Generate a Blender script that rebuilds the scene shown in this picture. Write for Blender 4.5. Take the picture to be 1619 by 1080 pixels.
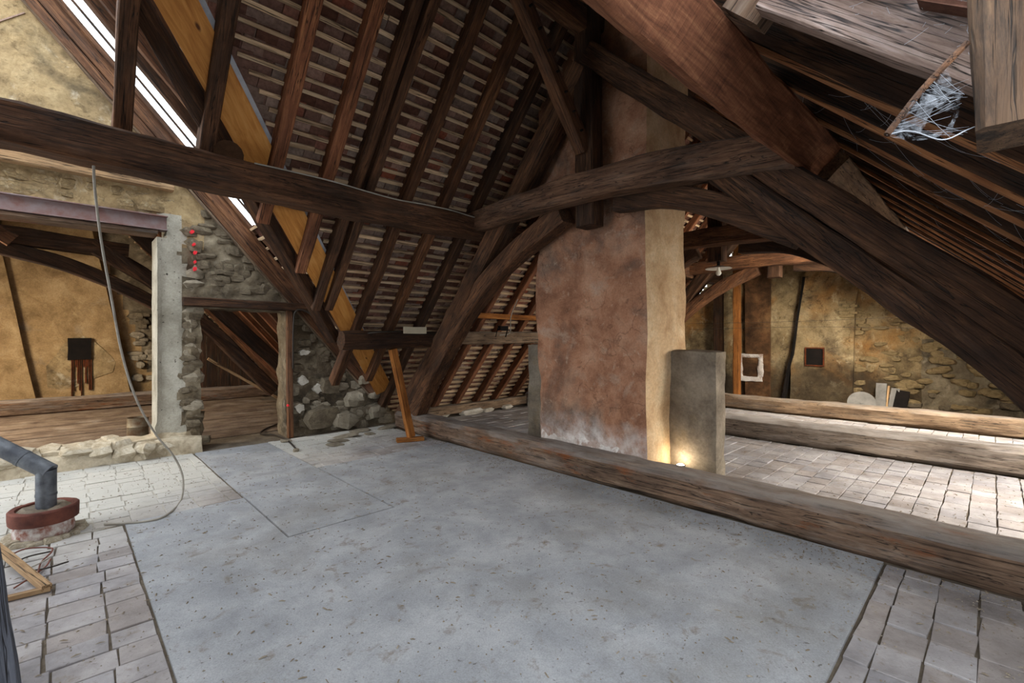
import bpy, bmesh, math, random
from mathutils import Vector, Matrix, noise
C = bpy.context.scene.collection
SC = bpy.context.scene
random.seed(7)
for o in list(bpy.data.objects):
    bpy.data.objects.remove(o)

# ------------------------------------------------------------------ camera, sky, light, exposure
H = 1.45                                     # eye height
FPX, CX, CY = 735.0, 809.5, 533.0            # focal length in pixels of a 1619 x 1080 frame
AZ = math.radians(46.0)
F = Vector((math.cos(AZ), math.sin(AZ), 0)); R = Vector((math.sin(AZ), -math.cos(AZ), 0))
cam = bpy.data.objects.new('camera', bpy.data.cameras.new('camera'))
C.objects.link(cam); SC.camera = cam
cam.location = (0, 0, H)
cam.rotation_euler = (math.radians(90), 0, -math.radians(44))
cam.data.sensor_width = 36; cam.data.lens = FPX / 1619 * 36
cam.data.shift_y = -7 / 1619
cam.data.clip_start = 0.02

W = bpy.data.worlds.new('world'); SC.world = W; W.use_nodes = True
bgn = W.node_tree.nodes['Background']
bgn.inputs[0].default_value = (0.88, 0.94, 1.0, 1); bgn.inputs[1].default_value = 1.9

def area(name, loc, target, sx, sy, power, col):
    l = bpy.data.lights.new(name, 'AREA'); l.shape = 'RECTANGLE'; l.size = sx; l.size_y = sy
    l.energy = power; l.color = col
    o = bpy.data.objects.new(name, l); C.objects.link(o); o.location = loc
    d = Vector(target) - Vector(loc)
    o.rotation_euler = d.to_track_quat('-Z', 'Y').to_euler()
    return o
# daylight through the roof openings of the right slope, of the left wing and of the far bay; last, an added gable fill
area('skylight_middle_bay', (6.0, -1.45, 1.75), (5.2, 2.6, 1.3), 1.7, 0.9, 120, (1.0, 0.92, 0.80))
area('skylight_far_bay', (9.0, -1.35, 1.8), (10.2, 2.6, 1.2), 1.4, 0.8, 75, (1.0, 0.92, 0.78))
area('skylight_wing', (-2.9, 10.0, 2.6), (0.6, 11.5, 0.9), 1.6, 1.0, 130, (1.0, 0.82, 0.58))
area('gable_fill_light', (8.6, .55, 2.72), (11.4, 2.4, 1.3), 1.5, 0.8, 130, (1.0, 0.90, 0.74))  # fill light added out of view to brighten the gable

def portal(loc, target, sx, sy):
    o = area('sky_portal', loc, target, sx, sy, 1, (1, 1, 1))
    o.data.cycles.is_portal = True
portal((1.16, -.8, 1.75), (1.16, .5, .4), 1.7, 3.6)          # dormer above the camera
portal((-1.6, 5.6, 4.6), (-.8, 4.6, 2), 4, 4)               # open left slope
SC.view_settings.view_transform = 'Standard'
SC.view_settings.look = 'None'
SC.view_settings.gamma = 1.0
SC.view_settings.use_curve_mapping = False
SC.view_settings.exposure = 1.5
try:
    SC.cycles.max_bounces = 8; SC.cycles.diffuse_bounces = 5
    SC.cycles.transparent_max_bounces = 8
    SC.cycles.use_denoising = True
    SC.cycles.sample_clamp_indirect = 6
except Exception:
    pass

# ------------------------------------------------------------------ reading the photograph into space
TL, YL = 1.15, 7.25         # left slope, underside of the rafters: z = TL*(YL-y)
TR, ZR = 0.93, 2.15         # right slope, underside of the rafters: z = ZR+TR*y
TW, XW = 1.15, 4.20         # roof of the wing, underside of its rafters: z = TW*(XW-x)
YL2, ZR2, XW2 = 7.43, 2.33, 4.38   # the same planes at the tile battens
YRIDGE = (TL * YL2 - ZR2) / (TL + TR); ZRIDGE = ZR2 + TR * YRIDGE

def ray(px, py):
    return F + R * ((px - CX) / FPX) + Vector((0, 0, (CY - py) / FPX))
def at(px, py, X=None, Y=None, Z=None, t=None, slope=None):
    d = ray(px, py)
    if X is not None: t = X / d.x
    elif Y is not None: t = Y / d.y
    elif Z is not None: t = (Z - H) / d.z
    elif slope == 'left': t = (TL * YL - H) / (d.z + TL * d.y)
    elif slope == 'left_tiles': t = (TL * YL2 - H) / (d.z + TL * d.y)
    elif slope == 'right': t = (ZR - H) / (d.z - TR * d.y)
    elif slope == 'wing': t = (TW * XW - H) / (d.z + TW * d.x)
    return Vector((0, 0, H)) + d * t

# ------------------------------------------------------------------ materials
def srgb(h):
    h = h.lstrip('#'); v = [int(h[i:i+2], 16) / 255 for i in (0, 2, 4)]
    return tuple((c / 12.92 if c <= .04045 else ((c + .055) / 1.055) ** 2.4) for c in v) + (1,)
class NT:
    def __init__(s, name, rough=.85):
        s.m = bpy.data.materials.new(name); s.m.use_nodes = True
        s.t = s.m.node_tree; s.b = s.t.nodes['Principled BSDF']
        s.b.inputs['Roughness'].default_value = rough
        s.b.inputs['Specular IOR Level'].default_value = .25
    def n(s, typ, **kw):
        nd = s.t.nodes.new(typ)
        for k, v in kw.items(): setattr(nd, k, v)
        return nd
    def l(s, a, b): s.t.links.new(a, b)
    def coords(s, scale=(1, 1, 1), kind='Object', rnd=True):
        tc = s.n('ShaderNodeTexCoord'); mp = s.n('ShaderNodeMapping')
        mp.inputs['Scale'].default_value = scale
        s.l(tc.outputs[kind], mp.inputs['Vector'])
        if rnd:
            oi = s.n('ShaderNodeObjectInfo'); mu = s.n('ShaderNodeMath', operation='MULTIPLY'); mu.inputs[1].default_value = 37.0
            s.l(oi.outputs['Random'], mu.inputs[0])
            cb = s.n('ShaderNodeCombineXYZ')
            for i in range(3): s.l(mu.outputs[0], cb.inputs[i])
            s.l(cb.outputs[0], mp.inputs['Location'])
        return mp.outputs[0]
    def noise(s, vec, scale, detail=6, rough=.6, dist=0):
        nd = s.n('ShaderNodeTexNoise'); nd.inputs['Scale'].default_value = scale
        nd.inputs['Detail'].default_value = detail; nd.inputs['Roughness'].default_value = rough
        nd.inputs['Distortion'].default_value = dist
        s.l(vec, nd.inputs['Vector']); return nd.outputs['Fac']
    def ramp(s, fac, stops):
        nd = s.n('ShaderNodeValToRGB'); e = nd.color_ramp.elements
        while len(e) < len(stops): e.new(.5)
        for el, (p, c) in zip(e, stops):
            el.position = p; el.color = c if len(c) == 4 else c + (1,)
        s.l(fac, nd.inputs[0]); return nd.outputs[0]
    def bw(s, fac, a, b):
        return s.ramp(fac, [(a, (0, 0, 0, 1)), (b, (1, 1, 1, 1))])
    def mix(s, fac, a, b, mode='MIX'):
        nd = s.n('ShaderNodeMix', data_type='RGBA', blend_type=mode)
        if isinstance(fac, (int, float)): nd.inputs[0].default_value = fac
        else: s.l(fac, nd.inputs[0])
        for i, v in ((6, a), (7, b)):
            if isinstance(v, tuple): nd.inputs[i].default_value = v
            else: s.l(v, nd.inputs[i])
        return nd.outputs[2]
    def math(s, op, a, b=None):
        nd = s.n('ShaderNodeMath', operation=op)
        for i, v in enumerate((a, b)):
            if v is None: continue
            if isinstance(v, (int, float)): nd.inputs[i].default_value = v
            else: s.l(v, nd.inputs[i])
        return nd.outputs[0]
    def bump(s, h, strength=.4, dist=.02):
        nd = s.n('ShaderNodeBump'); nd.inputs['Strength'].default_value = strength; nd.inputs['Distance'].default_value = dist
        s.l(h, nd.inputs['Height']); s.l(nd.outputs[0], s.b.inputs['Normal'])
    def up(s, a=.55, b=.9):
        g = s.n('ShaderNodeNewGeometry'); sp = s.n('ShaderNodeSeparateXYZ'); s.l(g.outputs['Normal'], sp.inputs[0])
        return s.bw(sp.outputs[2], a, b)
    def out(s, col): s.l(col, s.b.inputs['Base Color']); return s.m

def wood(name, dark, mid, light, dust=0.0, dustcol='#8d8780', rough=.8, worm=0.3, blotch=None):
    k = NT(name, rough)
    v1 = k.coords((1.1, 13, 13)); v2 = k.coords((.5, 20, 20)); v3 = k.coords((1, 1.6, 1.6))
    g = k.noise(v1, 2.2, 12, .76, .6)
    col = k.ramp(g, [(.30, srgb(dark)), (.5, srgb(mid)), (.74, srgb(light))])
    big = k.noise(v3, 1.7, 5, .6)
    col = k.mix(k.math('MULTIPLY', k.bw(big, .42, .68), .75), col, srgb(dark))
    if blotch:
        b2 = k.noise(k.coords((1.4, 5, 5)), 1.3, 6, .7)
        col = k.mix(k.bw(b2, .56, .66), col, srgb(blotch))
    cr = k.noise(v2, 1.6, 3, .5, .8)
    line = k.math('ABSOLUTE', k.math('SUBTRACT', cr, .5))
    crack = k.bw(line, .0, .022)
    col = k.mix(crack, (.006, .004, .003, 1), col)
    oi = k.n('ShaderNodeObjectInfo')
    hs = k.n('ShaderNodeHueSaturation'); k.l(col, hs.inputs['Color'])
    k.l(k.math('ADD', k.math('MULTIPLY', oi.outputs['Random'], .55), .75), hs.inputs['Value'])
    col = hs.outputs[0]
    if dust:
        dn = k.noise(k.coords((1, 2.2, 2.2)), 3, 6, .65)
        col = k.mix(k.math('MULTIPLY', k.math('MULTIPLY', k.up(.45, .95), k.bw(dn, .25, .6)), dust), col, srgb(dustcol))
        d2 = k.noise(k.coords((.7, 4, 4)), 2.1, 7, .7)
        col = k.mix(k.math('MULTIPLY', k.bw(d2, .5, .75), dust * .55), col, srgb(dustcol))
    hgt = k.math('ADD', k.math('MULTIPLY', g, .7), k.math('MULTIPLY', crack, .5))
    k.bump(hgt, .55, .02)
    return k.out(col)

M = {}
M['oak'] = wood('old_dark_oak', '#241810', '#573b28', '#8a6041', dust=.25, dustcol='#7d7064')
M['oak_mid'] = wood('mid_brown_oak', '#2f2017', '#6c4e3a', '#967459', dust=.4, dustcol='#8d8278')
M['oak_red'] = wood('reddish_oak', '#2e1c12', '#65432c', '#946845', dust=.15)
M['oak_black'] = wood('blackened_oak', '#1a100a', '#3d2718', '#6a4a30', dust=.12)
M['oak_grey'] = wood('dusty_grey_oak', '#33271f', '#6a5443', '#8f7a66', dust=.8, dustcol='#97908a', blotch='#6b3f22')
M['oak_pale'] = wood('pale_old_oak', '#453629', '#7d6752', '#a68d72', dust=.5, dustcol='#a19a92')
M['oak_weathered'] = wood('weathered_grey_oak', '#4a4038', '#857668', '#a99b8c', dust=.9, dustcol='#b3aca6')
M['oak_trim'] = wood('weathered_trimmer', '#46372f', '#877369', '#b5a69f', dust=.3, dustcol='#c4c4cc')
def sawn():
    k = NT('saw_marked_oak', .85)
    g = k.noise(k.coords((1.1, 13, 13)), 2.2, 9, .68, .6)
    col = k.ramp(g, [(.28, srgb('#4a2a1a')), (.5, srgb('#85543a')), (.74, srgb('#b07c58'))])
    sw = k.noise(k.coords((26, 1.5, 1.5)), 2.5, 8, .75, .4)
    col = k.mix(.6, col, k.ramp(sw, [(.3, (.35, .3, .27, 1)), (.62, (1, 1, 1, 1))]), 'MULTIPLY')
    k.bump(k.math('ADD', sw, k.math('MULTIPLY', g, .4)), .8, .02)
    return k.out(col)
M['sawn'] = sawn()
M['rafter'] = wood('rafter_wood', '#45291a', '#83543a', '#ad7850', dust=.1)
M['rafter_lit'] = wood('lit_edge_paint', '#6b4228', '#a5714a', '#c89a6c', worm=0)  # light on the right rafters' undersides put into the colour
M['oak_mottled'] = wood('mottled_post', '#2c2119', '#5e4734', '#84694e', dust=.2, blotch='#2a211a')
M['grey_wood'] = wood('blue_grey_timber', '#2b2c30', '#50525a', '#747780')
M['pine'] = wood('orange_pine', '#6b3d18', '#a5672f', '#c48a4c', worm=0)
M['batten'] = wood('pale_batten', '#92765a', '#cbae8b', '#ead4b4', worm=0)
M['stick'] = wood('pale_stick', '#7a5f45', '#b8946c', '#d9bd95', worm=0)

def plywood():
    k = NT('yellow_board', .6)
    g = k.noise(k.coords((1.2, 9, 9)), 2, 7, .6, 1.2)
    col = k.ramp(g, [(.3, srgb('#a5682c')), (.55, srgb('#c98b45')), (.75, srgb('#dba560'))])
    vo = k.n('ShaderNodeTexVoronoi'); vo.inputs['Scale'].default_value = 3.2; k.l(k.coords((.7, 1.6, 1.6)), vo.inputs['Vector'])
    col = k.mix(k.bw(vo.outputs['Distance'], .045, .09), srgb('#5b3415'), col)
    return k.out(col)
M['ply'] = plywood()

def plaster(name, cols, stains=(), crack=.0, bump=.5, scale=1.0, rough=.95, gritscale=38, dark_low=None, pits=None, salt=False, soot=False):
    """cols: three colours of the coat; stains: (colour, noise scale, lo, hi, amount)."""
    k = NT(name, rough)
    v = k.coords((scale,) * 3, rnd=False)
    a = k.noise(v, 2.4, 8, .65, .3)
    col = k.ramp(a, [(.3, srgb(cols[0])), (.5, srgb(cols[1])), (.72, srgb(cols[2]))])
    for i, (c, sc, lo, hi, am) in enumerate(stains):
        vv = k.n('ShaderNodeMapping'); vv.inputs['Location'].default_value = (i * 7.3, i * 3.1, i * 5.7); k.l(v, vv.inputs[0])
        s = k.noise(vv.outputs[0], sc, 7, .66, .4)
        col = k.mix(k.math('MULTIPLY', k.bw(s, lo, hi), am), col, srgb(c))
    grit = k.noise(v, gritscale, 6, .7)
    h = k.math('ADD', k.math('MULTIPLY', a, .6), k.math('MULTIPLY', grit, .35))
    col = k.mix(.35, col, k.ramp(grit, [(.3, (.25, .23, .2, 1)), (.6, (1, 1, 1, 1))]), 'MULTIPLY')
    if pits:
        pn = k.noise(v, pits, 3, .5); pm = k.bw(pn, .26, .33)
        col = k.mix(pm, srgb('#3b362f'), col); h = k.math('ADD', h, k.math('MULTIPLY', pm, .4))
    if crack:
        w = k.n('ShaderNodeTexNoise'); w.inputs['Scale'].default_value = 3; w.inputs['Detail'].default_value = 5; k.l(v, w.inputs['Vector'])
        wv = k.mix(.45, v, w.outputs['Color'])
        vo = k.n('ShaderNodeTexVoronoi', feature='DISTANCE_TO_EDGE'); vo.inputs['Scale'].default_value = crack; k.l(wv, vo.inputs['Vector'])
        cm = k.bw(vo.outputs['Distance'], .002, .012)
        gate = k.bw(k.noise(v, 1.6, 3, .5), .44, .56)
        cm = k.math('MAXIMUM', cm, gate)
        col = k.mix(k.math('ADD', k.math('MULTIPLY', cm, .65), .35), k.mix(.5, col, srgb('#33251c')), col); h = k.math('ADD', h, k.math('MULTIPLY', cm, .25))
    if soot:      # old soot and damp staining the foot of the wall
        sp = k.n('ShaderNodeSeparateXYZ'); k.l(v, sp.inputs[0])
        lev = k.math('SUBTRACT', k.math('ADD', .35, k.math('MULTIPLY', k.noise(v, 1.3, 6, .7), 1.3)), sp.outputs[2])
        col = k.mix(k.math('MULTIPLY', k.bw(lev, .0, .5), .75), col, srgb('#2f261d'))
    if salt:      # lime salts risen from the floor, fading out with height
        sp = k.n('ShaderNodeSeparateXYZ'); k.l(v, sp.inputs[0])
        lev = k.math('SUBTRACT', k.math('ADD', .22, k.math('MULTIPLY', k.noise(v, 1.9, 6, .7), .75)), sp.outputs[2])
        m = k.math('MULTIPLY', k.bw(lev, .0, .42), k.bw(k.noise(v, 8, 7, .72), .3, .62))
        col = k.mix(m, col, srgb('#d6d0cc'))
    k.bump(h, bump, .03)
    return k.out(col)

M['wall_cream'] = plaster('lime_plaster_cream', ('#75634a', '#a38c67', '#c4ae86'),
    [('#4d4334', 1.7, .52, .68, .8), ('#5a4a34', 9, .56, .66, .6), ('#d9cfb8', 3.2, .56, .7, .6), ('#8a6f45', 1.1, .5, .66, .4)], bump=1.0, gritscale=24)
M['wall_rubble'] = plaster('grey_rubble_mortar', ('#4b4235', '#776b58', '#9f937d'),
    [('#2b2722', 2.2, .5, .66, .75), ('#a79d8c', 5, .58, .68, .5), ('#6a573e', 1.3, .5, .66, .4)], bump=1.0, gritscale=26)
M['wall_far'] = plaster('stained_far_plaster', ('#5f4f39', '#93805f', '#b5a280'),
    [('#3a2e22', 1.0, .48, .68, .85), ('#b07a38', .9, .48, .66, .55), ('#cdbf9f', 3.5, .58, .7, .6), ('#2c231a', 3, .54, .68, .65), ('#3a2d20', 11, .58, .68, .6)], crack=3.2, bump=1.0, soot=True)
M['wall_wing'] = plaster('ochre_plaster', ('#7d6647', '#a68a63', '#c4aa82'),
    [('#4f3b25', 1.1, .5, .7, .6), ('#8d857a', 2.0, .58, .72, .5), ('#d0b88a', 4, .6, .7, .4)], bump=.8)
M['flue_dark'] = plaster('sooty_plaster', ('#3f2c1c', '#67482e', '#8a6a48'), [('#22180f', 1.6, .45, .6, .7)], bump=.6)
M['concrete'] = plaster('pitted_concrete', ('#8d887b', '#aaa597', '#c4c0b3'), [('#77705f', 2.1, .56, .7, .5)], bump=.35, gritscale=60, pits=24)
M['chimney'] = plaster('chimney_red_plaster', ('#724d39', '#a0745a', '#bb957b'),
    [('#5c544d', 1.3, .5, .66, .75), ('#ab9584', 2.6, .56, .68, .6), ('#66402c', 2.0, .54, .68, .5), ('#c0a893', 9, .60, .72, .6), ('#4d382b', 14, .62, .7, .5)], crack=2.9, bump=.7, salt=True, gritscale=55)
M['chimney_lit_side'] = plaster('chimney_lit_plaster', ('#b08c66', '#cfb08a', '#e2ccaa'),
    [('#8d6a48', 1.6, .54, .7, .5), ('#e6d2ae', 3, .58, .7, .5)], bump=.5)  # brighter coat paints the light on the stack's right face
M['pier'] = plaster('grey_cement_pier', ('#5c5245', '#83786a', '#a19684'), [('#473f35', 1.4, .5, .66, .6), ('#a08a66', 1.9, .55, .7, .4)], bump=.7)
M['effl'] = plaster('white_efflorescence', ('#a99f98', '#cfc8c2', '#e9e5e1'), [('#9a7a68', 5, .52, .6, .7)], bump=.6)
M['slab'] = plaster('dusty_concrete_screed', ('#8f9195', '#a4a6a9', '#b9babc'),
    [('#c9cacb', 2.3, .58, .74, .4), ('#7d7870', .9, .5, .72, .55), ('#7d7264', 7, .58, .68, .65), ('#57504a', 34, .63, .68, .75), ('#d6d6d6', 26, .68, .73, .6), ('#4a443d', 11, .715, .73, .8)], bump=.4, gritscale=120)
M['bedding'] = plaster('dusty_bedding', ('#4f463b', '#6f6456', '#8d8273'), [('#50463a', 5, .55, .7, .6)], bump=.6)
M['plinth'] = plaster('pale_broken_plaster', ('#a3937a', '#c9bca4', '#e4dccb'), [('#85765f', 4, .55, .68, .6)], bump=.9, gritscale=26)
M['brownfloor'] = plaster('brown_dust_floor', ('#54443a', '#756455', '#938372'), [('#3f2e20', 4, .55, .7, .5), ('#a8a096', 1.4, .55, .7, .5)], bump=.5)

def floor_tile():
    k = NT('dusty_floor_tile', .95)
    g = k.n('ShaderNodeNewGeometry'); v = g.outputs['Position']
    oi = k.n('ShaderNodeObjectInfo')
    r = k.math('FRACT', k.math('ADD', oi.outputs['Random'], g.outputs['Random Per Island']))
    a = k.noise(v, 3, 8, .65)
    col = k.ramp(a, [(.3, srgb('#827d7c')), (.5, srgb('#a09b9a')), (.72, srgb('#bbb6b4'))])
    tint = k.ramp(r, [(0, srgb('#e4dcd5')), (.5, srgb('#ffffff')), (1, srgb('#e9ebf0'))])
    col = k.mix(.8, col, tint, 'MULTIPLY')
    d = k.noise(v, 9, 7, .7); col = k.mix(k.math('MULTIPLY', k.bw(d, .56, .68), .6), col, srgb('#7e705f'))
    # cream building dust lying thick by the wing opening
    sp = k.n('ShaderNodeSeparateXYZ'); k.l(v, sp.inputs[0])
    dist = k.math('ADD', k.math('SUBTRACT', sp.outputs[1], k.math('MULTIPLY', sp.outputs[0], .45)), k.math('MULTIPLY', k.noise(v, 1.5, 4), 1.6))
    cm = k.math('MULTIPLY', k.bw(k.math('MULTIPLY', dist, .1), .47, .60), .85)
    col = k.mix(cm, col, srgb('#c6c3ba'))
    s2 = k.noise(v, 34, 6, .7); col = k.mix(k.math('MULTIPLY', k.bw(s2, .6, .68), .6), col, srgb('#5f564c'))
    k.bump(k.math('ADD', a, k.noise(v, 40, 6, .7)), .35, .02)
    return k.out(col)
M['tile'] = floor_tile()

def roof_tile():
    k = NT('old_roof_tile', .9)
    g = k.n('ShaderNodeNewGeometry'); oi = k.n('ShaderNodeObjectInfo')
    r = k.math('FRACT', k.math('ADD', k.math('MULTIPLY', oi.outputs['Random'], 7.7), g.outputs['Random Per Island']))
    col = k.ramp(r, [(0, srgb('#5a3a2c')), (.25, srgb('#77564a')), (.45, srgb('#8b7a6e')), (.62, srgb('#6a4334')), (.8, srgb('#a08a7c')), (1, srgb('#8a4a34'))])
    n = k.noise(g.outputs['Position'], 26, 6, .7)
    col = k.mix(.6, col, k.ramp(n, [(.3, (.2, .17, .15, 1)), (.62, (1, 1, 1, 1))]), 'MULTIPLY')
    k.bump(n, .5, .01)
    return k.out(col)
M['rooftile'] = roof_tile()

def plain(name, col, rough=.7, metal=0, var=.35, nscale=6, col2=None):
    k = NT(name, rough); k.b.inputs['Metallic'].default_value = metal
    n = k.noise(k.coords((1, 1, 1)), nscale, 7, .65)
    c2 = srgb(col2) if col2 else tuple(c * (1 - var) for c in srgb(col)[:3]) + (1,)
    k.bump(n, .2, .01)
    return k.out(k.ramp(n, [(.35, c2), (.65, srgb(col))]))
M['stone'] = plaster('rubble_stone', ('#7a7060', '#9a8f7c', '#b5ab99'), [('#5f5547', 3, .52, .66, .6)], bump=.7, gritscale=30)
M['stone_tan'] = plaster('tan_stone', ('#7d6743', '#a08456', '#bfa374'), [('#54442d', 2.5, .5, .66, .7)], bump=.7)
M['far_rub'] = plaster('far_rubble_stone', ('#6f5d42', '#96825f', '#b3a07c'), [('#4a3a29', 2.2, .5, .68, .6)], bump=.8)
M['cream_dust'] = plaster('cream_building_dust', ('#a29c90', '#b9b4a9', '#cac6bd'), [('#837868', 6, .56, .68, .5)], bump=.4)
M['cream_rub'] = M['wall_cream']
M['stone_rub'] = M['wall_rubble']
M['stone_pale'] = plaster('pale_stone', ('#a29a8c', '#c2bbae', '#ddd8cf'), [('#8a7f6e', 6, .55, .68, .5)], bump=.6)
M['stone_dark'] = plaster('dark_stone', ('#554b3e', '#756957', '#93866f'), [('#3b3329', 3, .52, .66, .6)], bump=.8, gritscale=26)
M['zinc'] = plain('grey_zinc_pipe', '#777b80', .5, .55, col2='#50535a', nscale=9)
M['terracotta'] = plain('red_terracotta', '#7c4a3c', .85, col2='#50302a', nscale=5)
M['whitewash'] = plain('crumbling_whitewash', '#c9c4bf', .95, col2='#8a5a4c', nscale=22)
M['steel'] = plain('rusty_painted_steel', '#7b5a52', .7, .1, col2='#8a7f80', nscale=5)
M['soot'] = plain('soot_black', '#1b1512', .95, col2='#0d0a09')
M['rust'] = plain('rust', '#6a3418', .9, col2='#3a1d10', nscale=12)
M['cable'] = plain('grey_cable', '#aaa498', .6)
M['cable_dark'] = plain('dark_cable', '#3a332c', .6)
M['cable_red'] = plain('brown_wire', '#7a4a3e', .6)
M['red'] = plain('red_spray_paint', '#e8303a', .6, var=.1)
M['enamel'] = plain('white_enamel', '#d8d4c8', .35, var=.1)
M['can'] = plain('rusty_tin', '#8f8874', .6, .4, col2='#6b4c33', nscale=8)
M['paper'] = plain('cream_card', '#d7ccb0', .8, var=.15)
M['bulb'] = plain('milky_bulb', '#f1ecdd', .2, var=.05)
M['disc'] = plain('dusty_grey_disc', '#8b8884', .8)
M['flake'] = plain('straw_flake', '#6d5b45', .9, col2='#9c9384', nscale=3)
M['bark'] = plaster('log_end_grain', ('#2c1d14', '#4f3826', '#70523a'), bump=.9, gritscale=20)
M['lead'] = plain('pale_lead_flashing', '#b8bcc2', .5, .3)
def glass():
    k = NT('skylight_glass', .05)
    tr = k.n('ShaderNodeBsdfTransparent'); tr.inputs[0].default_value = (.93, .96, .97, 1)
    gl = k.n('ShaderNodeBsdfGlossy'); gl.inputs['Roughness'].default_value = .08
    mx = k.n('ShaderNodeMixShader'); mx.inputs[0].default_value = .08
    k.l(tr.outputs[0], mx.inputs[1]); k.l(gl.outputs[0], mx.inputs[2])
    k.l(mx.outputs[0], k.t.nodes['Material Output'].inputs['Surface']); return k.m
M['glass'] = glass()
def web():
    k = NT('cobweb', .9)
    k.b.inputs['Base Color'].default_value = (.6, .64, .7, 1)
    n = k.noise(k.coords((1, 1, 1), rnd=False), 22, 8, .75, 1.5)
    tr = k.n('ShaderNodeBsdfTransparent'); mx = k.n('ShaderNodeMixShader')
    k.l(k.math('MULTIPLY', k.bw(n, .45, .75), .4), mx.inputs[0]); k.l(tr.outputs[0], mx.inputs[1]); k.l(k.b.outputs[0], mx.inputs[2])
    k.l(mx.outputs[0], k.t.nodes['Material Output'].inputs['Surface']); return k.m
M['web'] = web()
M['webthread'] = plain('cobweb_thread', '#a9adb4', .9, var=.05)

# ------------------------------------------------------------------ object helpers
def link_mesh(name, me, mat=None, parent=None, smooth=False):
    o = bpy.data.objects.new(name, me); C.objects.link(o)
    if mat is not None and not me.materials: me.materials.append(M[mat] if isinstance(mat, str) else mat)
    if parent is not None: o.parent = parent
    if smooth:
        for p in me.polygons: p.use_smooth = True
        me.set_sharp_from_angle(angle=math.radians(38))
    return o
def from_bm(name, bm, mat=None, parent=None, smooth=False):
    me = bpy.data.meshes.new(name); bm.normal_update(); bm.to_mesh(me); bm.free()
    return link_mesh(name, me, mat, parent, smooth)
def tag(o, label, cat, group=None):
    o['label'] = label; o['category'] = cat
    if group: o['group'] = group
    return o
def structure(o): o['kind'] = 'structure'; return o
def stuff(o): o['kind'] = 'stuff'; return o
def empty(name, loc):
    o = bpy.data.objects.new(name, None); C.objects.link(o); o.location = loc; o.empty_display_size = .1; return o
def rel(parent):
    return parent.location.copy() if parent is not None else Vector((0, 0, 0))

def smooth_path(pts, n):
    if len(pts) == 2: return [pts[0].lerp(pts[1], i / n) for i in range(n + 1)]
    out = []; P = [pts[0] * 2 - pts[1]] + pts + [pts[-1] * 2 - pts[-2]]
    per = max(2, n // (len(pts) - 1))
    for i in range(1, len(P) - 2):
        for j in range(per):
            t = j / per; a, b, c, d = P[i-1], P[i], P[i+1], P[i+2]
            out.append(.5 * ((2*b) + (c-a)*t + (2*a-5*b+4*c-d)*t*t + (3*b-a-3*c+d)*t**3))
    out.append(pts[-1].copy()); return out

SEED = [0]
def beam(name, pts, w, h, mat, up=(0, 0, 1), parent=None, rough=.012, ch=.16, seg=.14, ends=(1, 1), wob=.012):
    """A hewn timber: pts is its centre line, w across, h along `up`. Grain runs along local X."""
    SEED[0] += 1; sd = Vector((SEED[0] * 13.7, SEED[0] * 5.1, 0))
    pts = [Vector(p) for p in pts]
    off = rel(parent)
    x = (pts[-1] - pts[0]); L = x.length; x = x / L
    u = Vector(up); z = (u - x * u.dot(x)).normalized(); y = z.cross(x)
    mat4 = Matrix(((x.x, y.x, z.x, 0), (x.y, y.y, z.y, 0), (x.z, y.z, z.z, 0), (0, 0, 0, 1)))
    inv = mat4.to_3x3().transposed()
    loc = [inv @ (p - pts[0]) for p in pts]
    n = max(4, int(L / seg)) if len(pts) == 2 else max(8, int(L / seg))
    path = smooth_path(loc, n)
    a, b = w / 2, h / 2; c = ch * min(a, b)
    prof = []
    for k in range(4):
        P0 = [(-a + c, -b), (a, -b + c), (a - c, b), (-a, b - c)][k]
        P1 = [(a - c, -b), (a, b - c), (-a + c, b), (-a, -b + c)][k]
        prof += [P0, ((P0[0]*2+P1[0])/3, (P0[1]*2+P1[1])/3), ((P0[0]+P1[0]*2)/3, (P0[1]+P1[1]*2)/3), P1]
    np_ = len(prof); verts = []; faces = []
    for i, p in enumerate(path):
        t = (path[min(i+1, len(path)-1)] - path[max(i-1, 0)]).normalized()
        yy = Vector((0, 1, 0)); yy = (yy - t * yy.dot(t)).normalized(); zz = t.cross(yy)
        f = i / (len(path) - 1); s = ends[0] + (ends[1] - ends[0]) * f
        ww = Vector((0, noise.noise(Vector((p.x * .9, 1, 0)) + sd), noise.noise(Vector((p.x * .9, 5, 0)) + sd))) * wob
        for q in prof:
            d = noise.noise(Vector((p.x * 2.3, q[0] * 9, q[1] * 9)) + sd) * rough + noise.noise(Vector((p.x * 7, q[0] * 30, q[1] * 30)) + sd) * rough * .4
            r = 1 + d / max(.03, (abs(q[0]) + abs(q[1])) * .7)
            verts.append(p + ww + yy * q[0] * s * r + zz * q[1] * s * r)
    m = len(path)
    for i in range(m - 1):
        for k in range(np_):
            faces.append((i*np_+k, i*np_+(k+1) % np_, (i+1)*np_+(k+1) % np_, (i+1)*np_+k))
    faces.append(tuple(range(np_ - 1, -1, -1))); faces.append(tuple((m-1)*np_ + k for k in range(np_)))
    me = bpy.data.meshes.new(name); me.from_pydata([tuple(v) for v in verts], [], faces)
    bm = bmesh.new(); bm.from_mesh(me); bmesh.ops.recalc_face_normals(bm, faces=bm.faces[:]); bm.to_mesh(me); bm.free()
    o = link_mesh(name, me, mat, parent, smooth=True)
    o.location = pts[0] - off; o.rotation_euler = mat4.to_3x3().to_euler()
    return o

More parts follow.
